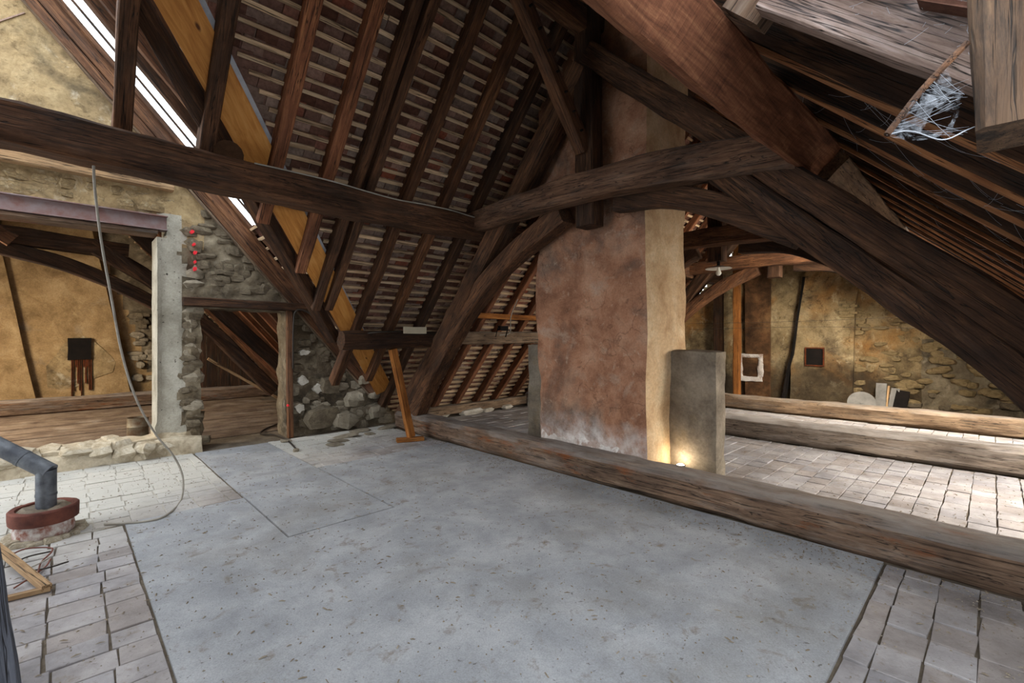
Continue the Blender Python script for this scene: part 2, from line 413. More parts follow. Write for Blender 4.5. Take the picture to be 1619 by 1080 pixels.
def tube(name, pts, r, mat, parent=None, n=8, step=.05, smoothp=True):
    pts = [Vector(p) for p in pts]; off = rel(parent)
    L = sum((pts[i+1]-pts[i]).length for i in range(len(pts)-1))
    path = smooth_path(pts, max(2, int(L / step))) if smoothp else pts
    bm = bmesh.new(); rings = []
    ref = Vector((.31, .23, .92))
    for i, p in enumerate(path):
        t = (path[min(i+1, len(path)-1)] - path[max(i-1, 0)]).normalized()
        a = t.cross(ref).normalized(); b = t.cross(a)
        rings.append([bm.verts.new(p - off + (a * math.cos(2*math.pi*k/n) + b * math.sin(2*math.pi*k/n)) * r) for k in range(n)])
    for i in range(len(rings)-1):
        for k in range(n): bm.faces.new((rings[i][k], rings[i][(k+1) % n], rings[i+1][(k+1) % n], rings[i+1][k]))
    bm.faces.new(rings[0][::-1]); bm.faces.new(rings[-1])
    bmesh.ops.recalc_face_normals(bm, faces=bm.faces[:])
    return from_bm(name, bm, mat, parent, smooth=True)

def lathe(name, prof, mat, parent=None, n=32, loc=(0, 0, 0), jag=0):
    bm = bmesh.new(); rings = []
    for j, (r, z) in enumerate(prof):
        ring = []
        for k in range(n):
            a = 2*math.pi*k/n
            q = 1 + jag * noise.noise(Vector((math.cos(a)*2, math.sin(a)*2, j*.7)))
            ring.append(bm.verts.new((r*math.cos(a)*q, r*math.sin(a)*q, z + jag*.1*noise.noise(Vector((math.cos(a)*3, math.sin(a)*3, j*2.7))))))
        rings.append(ring)
    for i in range(len(rings)-1):
        for k in range(n): bm.faces.new((rings[i][k], rings[i][(k+1) % n], rings[i+1][(k+1) % n], rings[i+1][k]))
    if prof[0][0] > 1e-4: bm.faces.new(rings[0][::-1])
    if prof[-1][0] > 1e-4: bm.faces.new(rings[-1])
    bmesh.ops.remove_doubles(bm, verts=bm.verts[:], dist=1e-5)
    bmesh.ops.recalc_face_normals(bm, faces=bm.faces[:])
    o = from_bm(name, bm, mat, parent, smooth=True); o.location = loc
    return o

def rough_box(name, lo, hi, mat, parent=None, seg=.08, amp=.012, scale=3.0, bevel=True, seed=0, lean=None):
    """A masonry block between two corners; every face a grid pushed in and out."""
    lo, hi = Vector(lo), Vector(hi); off = rel(parent); d = hi - lo
    n = [max(1, int(round(d[i] / seg))) for i in range(3)]
    bm = bmesh.new(); V = {}
    def vert(i, j, k):
        if (i, j, k) not in V:
            p = Vector((lo.x + d.x*i/n[0], lo.y + d.y*j/n[1], lo.z + d.z*k/n[2]))
            c = (lo + hi) / 2; out = Vector((0, 0, 0)); edges = 0
            for a, (v, m) in enumerate(zip((i, j, k), n)):
                if v in (0, m): out[a] = -1 if v == 0 else 1; edges += 1
            dn = noise.fractal(p * scale + Vector((seed, seed*2, 0)), 1.0, 2.2, 5) * amp
            if bevel and edges >= 2: dn -= min(.014, amp * 1.2) * (1 + .8*noise.noise(p * 9))
            p = p + out.normalized() * dn
            if lean: p = lean(p)
            V[(i, j, k)] = bm.verts.new(p - off)
        return V[(i, j, k)]
    def quad(a, b, c, e): bm.faces.new((vert(*a), vert(*b), vert(*c), vert(*e)))
    for j in range(n[1]):
        for k in range(n[2]):
            quad((0,j,k),(0,j,k+1),(0,j+1,k+1),(0,j+1,k)); quad((n[0],j,k),(n[0],j+1,k),(n[0],j+1,k+1),(n[0],j,k+1))
    for i in range(n[0]):
        for k in range(n[2]):
            quad((i,0,k),(i+1,0,k),(i+1,0,k+1),(i,0,k+1)); quad((i,n[1],k),(i,n[1],k+1),(i+1,n[1],k+1),(i+1,n[1],k))
    for i in range(n[0]):
        for j in range(n[1]):
            quad((i,j,0),(i,j+1,0),(i+1,j+1,0),(i+1,j,0)); quad((i,j,n[2]),(i+1,j,n[2]),(i+1,j+1,n[2]),(i,j+1,n[2]))
    bmesh.ops.recalc_face_normals(bm, faces=bm.faces[:])
    return from_bm(name, bm, mat, parent, smooth=True)

def wall_grid(name, mats, origin, ud, nd, u0, u1, v0, v1, keep, thick, disp, seg=.07, matfn=None, jit=.02):
    """A masonry wall in the plane origin + u*ud + v*z; keep(u,v) says where there is wall; nd is its thickness direction."""
    origin, ud, nd = Vector(origin), Vector(ud), Vector(nd)
    nu, nv = int((u1-u0)/seg), int((v1-v0)/seg); bm = bmesh.new(); V = {}
    def vert(i, j):
        if (i, j) not in V:
            u, v = u0 + (u1-u0)*i/nu, v0 + (v1-v0)*j/nv
            V[(i, j)] = bm.verts.new(origin + ud*u + Vector((0, 0, v)))
        return V[(i, j)]
    for i in range(nu):
        for j in range(nv):
            u, v = u0 + (u1-u0)*(i+.5)/nu, v0 + (v1-v0)*(j+.5)/nv
            if keep(u, v):
                f = bm.faces.new((vert(i, j), vert(i+1, j), vert(i+1, j+1), vert(i, j+1)))
                if matfn: f.material_index = matfn(u, v)
    front = bm.faces[:]; fv = [v for v in bm.verts]
    r = bmesh.ops.extrude_face_region(bm, geom=front)
    newv = [g for g in r['geom'] if isinstance(g, bmesh.types.BMVert)]
    bmesh.ops.translate(bm, verts=newv, vec=nd * thick)
    bnd = set()
    for v in fv:
        rel_ = v.co - origin; u, w = rel_.dot(ud), rel_.z
        v.co -= nd * disp(u, w)
        if any(len(e.link_faces) and any(abs(f.normal.dot(nd)) < .5 for f in e.link_faces) for e in v.link_edges): bnd.add(v)
    bmesh.ops.recalc_face_normals(bm, faces=bm.faces[:])
    for v in list(fv) + newv:
        q = v.co - origin; j = jit(q.dot(ud), q.z) if callable(jit) else jit
        v.co += ud * noise.noise(v.co * 6) * j + Vector((0, 0, noise.noise(v.co * 6 + Vector((9, 9, 9))) * j))
    o = from_bm(name, bm, None, None, smooth=True)
    for m in mats: o.data.materials.append(M[m])
    return o

def stone_mesh(seed, mat):
    rnd = random.Random(seed); bm = bmesh.new()
    bmesh.ops.create_cube(bm, size=1)
    bmesh.ops.subdivide_edges(bm, edges=bm.edges[:], cuts=1, use_grid_fill=True)
    for v in bm.verts:
        l = v.co.length
        v.co *= (.52 + .10*rnd.random()) / l * (1.0 if l < .6 else 1.15)
        v.co += Vector((rnd.uniform(-.06, .06), rnd.uniform(-.06, .06), rnd.uniform(-.06, .06)))
    me = bpy.data.meshes.new('stone'); bm.to_mesh(me); bm.free(); me.materials.append(M[mat])
    for p in me.polygons: p.use_smooth = True
    me.set_sharp_from_angle(angle=math.radians(32))
    return me
STONES = {m: [stone_mesh(i * 7 + len(m), m) for i in range(5)] for m in ("stone", "stone_pale", "stone_dark", "stone_tan", "far_rub", "stone_rub", "cream_rub", "plinth")}
def stone(loc, dims, mat, parent=None, name='stone', rz=None):
    o = bpy.data.objects.new(name, random.choice(STONES[mat])); C.objects.link(o)
    if parent is not None: o.parent = parent
    o.location = Vector(loc) - rel(parent); o.scale = dims
    o.rotation_euler = (random.uniform(-.15, .15), random.uniform(-.15, .15), random.uniform(-.3, .3) if rz is None else rz)
    return o

# ------------------------------------------------------------------ floor
def flat_poly(name, poly, z0, z1, mat, parent=None, bev=.006):
    bm = bmesh.new(); f = bm.faces.new([bm.verts.new((x, y, z1)) for x, y in poly])
    bmesh.ops.recalc_face_normals(bm, faces=[f])
    r = bmesh.ops.extrude_face_region(bm, geom=[f])
    bmesh.ops.translate(bm, verts=[g for g in r['geom'] if isinstance(g, bmesh.types.BMVert)], vec=(0, 0, z0 - z1))
    bmesh.ops.recalc_face_normals(bm, faces=bm.faces[:])
    return from_bm(name, bm, mat, parent)
floor = structure(flat_poly('floor', [(-6, -3.2), (11.6, -3.2), (11.6, 7.6), (4.3, 7.6), (4.3, 14.2), (-6, 14.2)], -.3, -.011, 'bedding'))
flat_poly('screed_panel', [(.345, -.6), (2.2, -.6), (2.2, .49), (3.79, .49), (3.79, 5.2), (2.03, 5.2), (2.03, 3.53), (1.165, 3.53), (1.165, 4.68), (.345, 4.68)], -.02, .006, 'slab', floor)
flat_poly('screed_panel', [(1.18, 3.545), (2.01, 3.545), (2.01, 6.9), (1.18, 6.9)], -.02, .007, 'slab', floor)

flat_poly('dust_layer', [(-1.5, 4.5), (.34, 4.69), (1.15, 4.70), (1.15, 7.1), (-1.5, 7.1)], -.02, -.0035, 'cream_dust', floor)
RECTS = [(-1.5, .335, .2, 4.68), (-1.5, 1.16, 4.695, 7.1), (2.03, 3.78, 5.215, 6.95), (2.215, 3.78, -1.6, .475), (4.13, 7.04, -2.0, 6.8), (7.40, 9.74, -2.0, 6.8), (10.1, 11.4, -2, 6.8)]
tiles = []; TX, TY = .225, .165
rnd = random.Random(3)
for x0, x1, y0, y1 in RECTS:
    j = 0; y = y0
    while y < y1 - .03:
        yb = min(y + TY, y1); x = x0 - (.5*TX if j % 2 else .12) - rnd.uniform(0, .03)
        while x < x1 - .03:
            a, b = max(x, x0), min(x + TX, x1)
            if b - a > .05 and yb - y > .04: tiles.append(((a+b)/2, (y+yb)/2, (b-a)/TX, (yb-y)/TY))
            x += TX
        y += TY; j += 1
def slab_mesh(name, a, b, h, seed, ch=.0025):
    r = random.Random(seed); q = lambda: r.uniform(-.006, .006)
    base = [(-a+q(), -b+q()), (a+q(), -b+q()), (a+q(), b+q()), (-a+q(), b+q())]
    v = [(x, y, -h) for x, y in base] + [(x, y, -ch) for x, y in base] + [(x*(1-ch/a), y*(1-ch/b), 0) for x, y in base]
    f = [(8, 9, 10, 11)]
    for k in range(4):
        n = (k+1) % 4; f += [(k, n, 4+n, 4+k), (4+k, 4+n, 8+n, 8+k)]
    return v, f
FT = []
for s in range(6):
    v, f = slab_mesh('floor_tile', TX*.482, TY*.476, .03, s)
    me = bpy.data.meshes.new('floor_tile'); me.from_pydata(v, [], f); me.materials.append(M['tile']); FT.append((me, v, f))
def view_size(p):
    d = p - Vector((0, 0, H)); fz = d.dot(F)
    if fz < .3 or abs(d.dot(R)) > fz * 1.25 or abs(d.z) > fz * .9: return 0
    return 1 / fz
tiles.sort(key=lambda t: -view_size(Vector((t[0], t[1], 0))))
sv, sf = [], []
for n, (x, y, sx, sy) in enumerate(tiles):
    z = rnd.uniform(-.003, .006); rz = rnd.uniform(-.02, .02)
    rx, ry = rnd.uniform(-.008, .008), rnd.uniform(-.008, .008)
    me, v, f = rnd.choice(FT)
    if n < 296:
        o = bpy.data.objects.new('floor_tile', me); C.objects.link(o); o.parent = floor
        o.location = (x, y, z); o.rotation_euler = (rx, ry, rz); o.scale = (sx, sy, 1)
    else:
        b = len(sv); sv += [(x+p[0]*sx, y+p[1]*sy, z+p[2]+p[0]*ry) for p in v]; sf += [tuple(b+i for i in q) for q in f]
me = bpy.data.meshes.new('floor_tiles'); me.from_pydata(sv, [], sf)
stuff(link_mesh('floor_tile_field', me, 'tile', floor))
# boards of the wing floor
for k in range(22):
    y = 7.75 + k * .29
    rough_box('floorboard', (-5.5, y, -.02), (rnd.uniform(3.2, 3.6), y + .28, rnd.uniform(.0, .012)), 'brownfloor', floor, seg=.6, amp=.002)

# ------------------------------------------------------------------ roofs
def keep_left(p):           # the big tiled slope ends at the valley and lets the chimney through
    if p.x < (p.y - 3.2) - .02: return False
    if 4.22 < p.x < 4.95 and 2.48 < p.y < 3.72: return False
    return -2.2 < p.x < 11.45
def roof(name, origin, along, down, ulen, slen, keep, gauge, nparts, batten_pieces, umin=0.0, miss=.0, tw=.165, battens=True):
    along, down = Vector(along).normalized(), Vector(down).normalized(); nrm = along.cross(down)
    if nrm.z < 0: nrm = -nrm
    root = structure(empty(name, (0, 0, 0))); rr = random.Random(len(name) + int(ulen*10))
    place = []
    for k in range(int(slen / gauge)):
        s = k * gauge; u = umin + (tw/2 if k % 2 else 0)
        while u < ulen:
            p = Vector(origin) + along * (u + rr.uniform(-.012, .012)) + down * (s + rr.uniform(-.006, .01)) + nrm * (.016 + rr.uniform(-.004, .004))
            if keep(p) and rr.random() > miss: place.append((p, rr.uniform(-.02, .02), rr.uniform(-.012, .012)))
            u += tw
    place.sort(key=lambda t: -view_size(t[0]))
    ml, th, tl = tw*.485, .013, .27
    base = [(-ml, 0, 0), (ml, 0, 0), (ml, tl, 0), (-ml, tl, 0), (-ml, 0, th), (ml, 0, th), (ml, tl, th), (-ml, tl, th)]
    fc = [(0, 1, 2, 3), (7, 6, 5, 4), (0, 4, 5, 1), (1, 5, 6, 2), (2, 6, 7, 3), (3, 7, 4, 0)]
    tilt = math.atan(.014 / gauge)
    d2 = down * math.cos(tilt) + nrm * math.sin(tilt) * 1.0; n2 = nrm * math.cos(tilt) - down * math.sin(tilt)
    variants = []
    for q in range(5):
        me = bpy.data.meshes.new('roof_tile')
        me.from_pydata([(x + rr.uniform(-.005, .005), y + rr.uniform(-.012, .006), z + rr.uniform(-.004, .004)) for x, y, z in base], [], fc)
        me.materials.append(M['rooftile']); variants.append(me)
    vv, ff = [], []
    for n, (p, a, b) in enumerate(place):
        ax = along + down * a + nrm * b; 
        if n < nparts:
            if ax.cross(d2).dot(n2) < 0: ax = -ax
            m = Matrix(((ax.x, d2.x, n2.x, p.x), (ax.y, d2.y, n2.y, p.y), (ax.z, d2.z, n2.z, p.z), (0, 0, 0, 1)))
            o = bpy.data.objects.new('roof_tile', rr.choice(variants)); C.objects.link(o); o.parent = root
            o.location = p; o.rotation_euler = m.to_3x3().normalized().to_euler()
        else:
            i0 = len(vv)
            for x, y, z in base: vv.append(p + ax*(x + rr.uniform(-.004, .004)) + d2*(y + rr.uniform(-.012, .004)) + n2*z)
            ff += [tuple(i0 + i for i in q) for q in fc]
    if vv:
        me = bpy.data.meshes.new('tiles'); me.from_pydata([tuple(v) for v in vv], [], ff)
        stuff(link_mesh('roof_tile_field', me, 'rooftile', root))
    if battens:
        for k in range(int(slen / gauge)):
            s = k * gauge + .018
            us = [umin + i * .1 for i in range(int((ulen - umin) / .1) + 1)]
            run = [u for u in us if keep(Vector(origin) + along*u + down*s)]
            if not run: continue
            spans = []; start = prev = None
            for u in us:
                if keep(Vector(origin) + along*u + down*s):
                    if start is None: start = u
                    prev = u
                elif start is not None: spans.append((start, prev)); start = None
            if start is not None: spans.append((start, prev))
            for lo, hi in spans:
                cuts = [lo] + sorted(c + rr.uniform(-.4, .4) for c in batten_pieces if lo + .6 < c < hi - .6) + [hi]
                for q0, q1 in zip(cuts, cuts[1:]):
                    if q1 - q0 < .2: continue
                    P0 = Vector(origin) + along*q0 + down*(s + rr.uniform(-.01, .01)); P1 = Vector(origin) + along*(q1 - .01) + down*(s + rr.uniform(-.01, .01))
                    beam('batten', [P0, P1], rr.uniform(.032, .042), .026, 'batten', up=nrm, parent=root, rough=.002, seg=.8, wob=.004, ch=.1)
    return root
SL = math.sqrt(1 + TL*TL)
slopeL = (YL2 - YRIDGE) * SL
roof_left = roof('ceiling', (-2.2, YRIDGE, ZRIDGE), (1, 0, 0), (0, 1, -TL), 13.6, slopeL, keep_left, .121, 300, (2.6, 4.3, 6.2, 8.2, 9.3, 11.2), miss=.004)
SRr = math.sqrt(1 + TR*TR)
def keep_right(p):
    if 4.22 < p.x < 4.95 and 2.48 < p.y < 3.72: return False
    if p.y < .9 and .35 < p.x < 1.98: return False            # open dormer above the camera
    if 5.1 < p.x < 6.9 and p.y < -.55 and p.y > -1.75: return False   # roof window of the middle bay
    if 8.3 < p.x < 9.7 and p.y < -.55 and p.y > -1.75: return False   # roof window of the far bay
    if 7.8 < p.x < 9.5 and .1 < p.y < 1.0: return False       # unseen opening added to light the gable
    return True
roof_right = roof('ceiling', (-3.0, YRIDGE, ZRIDGE), (1, 0, 0), (0, -1, -TR), 14.45, (YRIDGE + 2.45) * SRr, keep_right, .16, 40, (5, 7, 9, 12), tw=.2, battens=False)
# wing roof: ridge along y at x = XR
XR = XW2 - ZRIDGE / TW
def keep_wing(p):
    if p.x > p.y - 3.2 - .1: return False
    if 6.27 < p.y < 7.14 and p.x < 1.75: return False          # the skylight
    return True
SWg = math.sqrt(1 + TW*TW)
roof_wing = roof('ceiling', (XR, 4.0, ZRIDGE), (0, 1, 0), (1, 0, -TW), 10.2, (XW2 - XR) * SWg, keep_wing, .16, 30, (2, 3.4, 6, 8), tw=.2)
roof('ceiling', (XR, 7.2, ZRIDGE), (0, 1, 0), (-1, 0, -TW), 7.0, (XW2 - XR) * SWg, lambda p: not (-3.2 < p.x < -2.0 and 9.2 < p.y < 11), .16, 0, (3,), tw=.2, battens=False)
nw = Vector((TW, 0, 1)).normalized(); nl = Vector((0, TL, 1)).normalized(); nr = Vector((0, -TR, 1)).normalized()

# skylight of the wing
def wing_pt(x, y, lift=0.0): return Vector((x, y, TW * (XW2 - x))) + nw * lift
win = structure(empty('window_1', (0, 0, 0)))
for y in (6.66,):
    beam('glazing_bar', [wing_pt(-.8, y), wing_pt(1.75, y)], .02, .022, 'oak_black', up=nw, parent=win, rough=.001)
for y in (6.345, 7.035):
    beam('frame_rail', [wing_pt(-.9, y, .02), wing_pt(1.9, y, .02)], .06, .05, 'oak_red', up=nw, parent=win, rough=.002)
for y0, y1 in ((6.38, 6.65), (6.67, 7.03)):
    bm = bmesh.new()
    bm.faces.new([bm.verts.new(wing_pt(x, y, .03)) for x, y in ((-.8, y0), (1.75, y0), (1.75, y1), (-.8, y1))])
    r = bmesh.ops.extrude_face_region(bm, geom=bm.faces[:]); bmesh.ops.translate(bm, verts=[g for g in r['geom'] if isinstance(g, bmesh.types.BMVert)], vec=nw*.004)
    from_bm('pane', bm, 'glass', win)
# ------------------------------------------------------------------ walls
vor = lambda p: noise.voronoi(p)[0][0]
def wing_line(x): return TW * (XW2 - x) - .22
def keep_wl(u, v):
    x, z = u, v
    if z > wing_line(x): return False
    if x < .84 and .20 < z < 2.78: return False
    if x < .92 and 2.7 < z < 2.95: return False
    if 1.28 < x < 2.36 and z < 1.84: return False
    return True
def disp_wl(u, v):
    p = Vector((u * 5.0, 3, v * 7.5)); big = noise.fractal(Vector((u*1.3, 2, v*1.3)), 1, 2, 4)
    s = max(0, .5 - vor(p)) * .10
    if .84 <= u < 1.10 + .07 * noise.noise(Vector((u, 1, v*4))) and v < 2.95: return .012 + .002 * big        # smooth concrete
    if v > 2.7: return s * .7 + big * .02 + noise.fractal(Vector((u*7, 1, v*7)), 1, 2, 4) * .014
    if u < .9: return s * .5 + big * .03 + .05
    if u < 1.36: return s * .8 + noise.fractal(Vector((u*6, 1, v*6)), 1, 2, 5) * .05
    return s * 1.1 + big * .035 + noise.fractal(Vector((u*9, 1, v*9)), 1, 2, 4) * .012
def mat_wl(u, v):
    if v < .26 and u < 1.28: return 3
    if .84 <= u < 1.09 + .09 * noise.noise(Vector((3, 1, v*5))) and v < 2.98: return 2
    if v > 2.6 and u < 1.35: return 0
    return 1
wl = structure(wall_grid('wall_left', ['wall_cream', 'wall_rubble', 'concrete', 'plinth'], (0, 7.12, 0), (1, 0, 0), (0, 1, 0), -2.4, 4.3, -.05, 5.1, keep_wl, .42, disp_wl, seg=.05, matfn=mat_wl, jit=lambda u, v: .004 if u < 1.1 and v > .4 else .035))
# stones of the rubble to the right of the door and along the broken pillar edge
rs = random.Random(11); n_st = 0
for k in range(900):
    x, z = rs.uniform(1.1, 3.95), rs.uniform(.02, 3.1)
    if z > wing_line(x) - .12: continue
    if 1.24 < x < 2.44 and z < 2.0: continue
    if x < 1.28 and z > 1.9: continue
    dim = Vector((rs.uniform(.08, .24), .07, rs.uniform(.05, .14)))
    if z < .5: dim *= 1.4
    random.seed(k)
    m = 'stone_dark' if z > .75 or x < 2.9 and rs.random() < .6 else 'stone'
    stone((x, 7.125, z), dim, m, wl); n_st += 1
    if n_st > 120: break
random.seed(5)
for (px, py, sx, sz) in ((595, 650, .26, .22), (575, 600, .2, .16), (560, 632, .3, .24), (545, 665, .42, .26), (590, 625, .18, .1), (510, 660, .5, .34), (520, 610, .3, .25), (580, 578, .24, .18)):
    p = at(px, py, Y=7.08); stone(p, (sx, .18, sz), 'stone' if px > 530 else 'stone_dark', wl, rz=.1)
def ragged(cx, cy, rx, ry, n=15):
    return [(cx + rx*math.cos(6.283*i/n)*rs.uniform(.55, 1.1), cy + ry*math.sin(6.283*i/n)*rs.uniform(.55, 1.1)) for i in range(n)]
PATCH = [(482, 558, 10, 5), (480, 602, 9, 8), (504, 614, 9, 9), (475, 645, 9, 8), (497, 668, 7, 4)]
for z in [i * .17 for i in range(0, 17)]:
    stone((1.20 + rs.uniform(-.05, .03), 7.25, z + .08), (rs.uniform(.15, .28), .3, rs.uniform(.13, .26)), rs.choice(('stone', 'stone_rub')), wl)
# broken sill below the wing opening
for k in range(34):
    x = -1.3 + k * .066 + rs.uniform(-.03, .03)
    stone((x, 7.06 + rs.uniform(-.05, .25), .10 + rs.uniform(-.03, .1)), (rs.uniform(.14, .32), rs.uniform(.2, .4), rs.uniform(.08, .2)), 'plinth', wl)
rough_box('sill_rubble', (-2.2, 6.98, -.02), (1.27, 7.4, .17), 'plinth', wl, seg=.06, amp=.05, scale=2.5, lean=lambda p: p + Vector((0, (-.16 * (.2 - p.z)) if p.y < 7.2 else 0, 0)))
for k in range(16):
    stone((-.5 + (k % 8)*.2 + rs.uniform(-.05, .05), 7.135, 3.03 + .12*(k // 8) + rs.uniform(-.02, .02)), (rs.uniform(.14, .3), .05, rs.uniform(.07, .14)), 'cream_rub', wl)
# steel lintel over the wing opening: two flanges and a web
lz, ly = 2.76, 7.09
for nm, y0, y1, z0, z1 in (('flange', ly - .04, ly + .13, lz + .165, lz + .18), ('flange', ly - .04, ly + .13, lz, lz + .015), ('web', ly + .03, ly + .05, lz, lz + .18)):
    rough_box('lintel_' + nm, (-2.4, y0, z0), (.93, y1, z1), 'steel', wl, seg=.3, amp=.002)
rough_box('lintel_board', (-2.4, 7.08, lz - .05), (.84, 7.45, lz - .002), 'oak_grey', wl, seg=.3, amp=.004)
beam('wall_plate', [(-2.3, 7.05, 3.32), (.98, 7.05, 3.30)], .12, .11, 'stick', parent=wl, rough=.006)
beam('door_lintel', [(1.08, 7.09, 1.90), (2.62, 7.08, 1.89)], .2, .115, 'oak_black', parent=wl, rough=.015)
post = beam('door_post', [(2.36, 7.06, 0), (2.345, 7.06, 1.84)], .075, .075, 'oak_red', up=(0, 1, 0), parent=wl, rough=.004)
MARKS = [(304, 366, 4, 3), (307, 386, 3, 2.5), (309, 399, 3, 4), (309, 414, 2.5, 2.5), (309, 425, 3, 4)]

# back wall of the wing
def flue1(u, v):     # leaning flue, widening downward
    l = -1.15 + (2.3 - v) * .38; r = 1.15 - (2.3 - v) * -.28
    return 0
wf = structure(wall_grid('wall_front', ['wall_cream'], (-3.0, 0, 0), (0, 1, 0), (-1, 0, 0), -2.4, 7.4, -.05, 5.1, lambda u, v: v < TL*(YL2-u) + .05 and v < ZR2 + TR*u + .05 and u < 4.2, .3, lambda u, v: 0, seg=.25))
wb = structure(wall_grid('wall_back', ['wall_wing', 'wall_rubble', 'stone_dark'], (0, 13.9, 0), (1, 0, 0), (0, 1, 0), -5.5, 4.4, -.05, 5.0,
    lambda u, v: v < TW*(XW2-u) + .08 and v < TW*(u - (2*XR - XW2)) + .08, .4,
    lambda u, v: noise.fractal(Vector((u*1.2, 4, v*1.2)), 1, 2, 5)*.04 + (0 if u < 1.0 + .25*(2.4-v) else max(0, .5 - vor(Vector((u*4, 1, v*6))))*.12),
    seg=.11, matfn=lambda u, v: 0 if u < .95 + .3*(2.4-v) else 1))
# leaning flue that stands proud of it, rust streaked soot box
e1 = [at(0, 400, Y=13.7), at(0, 300, Y=13.7)]
def prism(name, front, depth, mat, parent, nd=Vector((0, 1, 0)), amp=.02):
    off = rel(parent); bm = bmesh.new()
    f = bm.faces.new([bm.verts.new(Vector(p) - off) for p in front])
    r = bmesh.ops.extrude_face_region(bm, geom=[f]); bmesh.ops.translate(bm, verts=[g for g in r['geom'] if isinstance(g, bmesh.types.BMVert)], vec=nd*depth)
    bmesh.ops.recalc_face_normals(bm, faces=bm.faces[:])
    long = [e for e in bm.edges if e.calc_length() > .5 and amp > .01]
    bmesh.ops.subdivide_edges(bm, edges=long, cuts=6, use_grid_fill=True)
    for v in bm.verts: v.co += Vector((noise.noise(v.co*3), noise.noise(v.co*3+Vector((5,5,5))), noise.noise(v.co*3+Vector((8,1,3)))))*amp
    bmesh.ops.recalc_face_normals(bm, faces=bm.faces[:])
    return from_bm(name, bm, mat, parent)
for c in MARKS:
    e = prism('paint_mark', [at(x, y, Y=7.035) for x, y in ragged(*c, n=11)], .06, 'red', wl, amp=.002); e['label'] = 'small bright red spray mark'
prism('paint_dot', [at(x, y, Y=7.018) for x, y in ragged(456, 641, 2.6, 2.6, n=9)], .03, 'red', wl, amp=.0)
for c in PATCH:
    prism('plaster_patch', [at(x, y, Y=7.03) for x, y in ragged(*c)], .09, 'stone_pale', wl, amp=.004)
Yb = 13.45
prism('leaning_flue', [at(-260, 690, Y=Yb), at(70, 690, Y=Yb), at(2, 395, Y=Yb), at(-60, 120, Y=Yb), at(-330, 120, Y=Yb)], .5, 'wall_wing', wb)
prism('flue_breast', [at(66, 690, Y=13.62), at(222, 690, Y=13.62), at(150, 380, Y=13.62), at(120, 250, Y=13.62), at(0, 250, Y=13.62), at(4, 395, Y=13.62)], .3, 'wall_wing', wb)
p0 = at(106, 570, Y=13.55); p1 = at(145, 534, Y=13.55)
rough_box('soot_door', (p0.x, 13.53, p0.z), (p1.x, 13.75, p1.z), 'soot', wb, seg=.2, amp=.01)
for k in range(11):
    x = p0.x + .06 + (p1.x - p0.x - .08) * k / 10; L = rs.choice((.15, .3, .5, .65, .8))
    rough_box('rust_streak', (x, 13.56, p0.z - L), (x + rs.uniform(.015, .035), 13.64, p0.z + .02), 'rust', wb, seg=.3, amp=.004)
prism('repair_patch', [at(a, b, Y=13.605) for a, b in ((75, 612), (72, 580), (88, 560), (100, 545), (125, 528), (150, 540), (172, 560), (183, 572), (178, 588), (150, 598), (120, 612), (95, 616))], .05, 'wall_cream', wb)
# stones in the rough part of the wing's back wall
for k in range(70):
    x, z = rs.uniform(1.2, 2.6), rs.uniform(.3, 2.2)
    if z > TW*(XW2-x) - .3: continue
    random.seed(k); stone((x, 13.86, z), (rs.uniform(.15, .3), .14, rs.uniform(.08, .16)), 'stone' if z < 1.6 else 'stone_dark', wb)

# far gable wall
XG = 11.45
def disp_g(u, v):
    big = noise.fractal(Vector((7, u*1.1, v*1.1)), 1, 2, 5) * .04
    if u < 1.75: return big + max(0, .5 - vor(Vector((3, u*5, v*8)))) * .14
    return big * .5 + noise.fractal(Vector((7, u*6, v*6)), 1, 2, 4) * .012
def keep_g(u, v):
    if v > TL*(YL2-u) - .1 or v > ZR2 + TR*u - .1: return False
    for (a, b, c, d) in NICH:
        if a < u < b and c < v < d: return False
    return True
NICH = []
for (x0, y0, x1, y1) in ((1177, 566, 1200, 595), (1278, 551, 1304, 577)):
    a, b = at(x1, y1, X=XG), at(x0, y0, X=XG); NICH.append((a.y, b.y, a.z, b.z))
wr = structure(wall_grid('wall_right', ['wall_far', 'wall_rubble', 'flue_dark'], (XG, 0, 0), (0, 1, 0), (1, 0, 0), -2.4, 7.4, -.05, 5.1, keep_g, .4, disp_g, seg=.085,
    matfn=lambda u, v: 1 if (u < .9 and v < 1.3 + .4*noise.noise(Vector((u*3, 1, 2)))) else 0, jit=.012))
for (a, b, c, d) in NICH:
    rough_box('niche_back', (XG + .14, a - .05, c - .05), (XG + .3, b + .05, d + .05), 'soot', wr, seg=.2, amp=.005)
def gp(px, py, dx=0.0): return at(px, py, X=XG - dx)
prism('leaning_flue', [gp(1246, 690, .14), gp(1252, 560, .14), gp(1268, 445, .14), gp(1300, 360, .14), gp(1372, 360, .14), gp(1352, 480, .14), gp(1346, 690, .14)], .10, 'wall_far', wr, Vector((1, 0, 0)))
prism('flue_breast', [gp(1178, 690, .1), gp(1178, 400, .1), gp(1217, 400, .1), gp(1217, 690, .1)], .09, 'flue_dark', wr, Vector((1, 0, 0)))
prism('dark_line', [gp(1231, 645, .15), gp(1237, 645, .15), gp(1255, 560, .15), gp(1268, 470, .15), gp(1273, 438, .15), gp(1269, 438, .15), gp(1263, 480, .15), gp(1249, 565, .15)], .12, 'soot', wr, Vector((1, 0, 0)))  # plain dark strip along the left edge of the leaning flue
NM = NICH[0]; XF = XG - .13
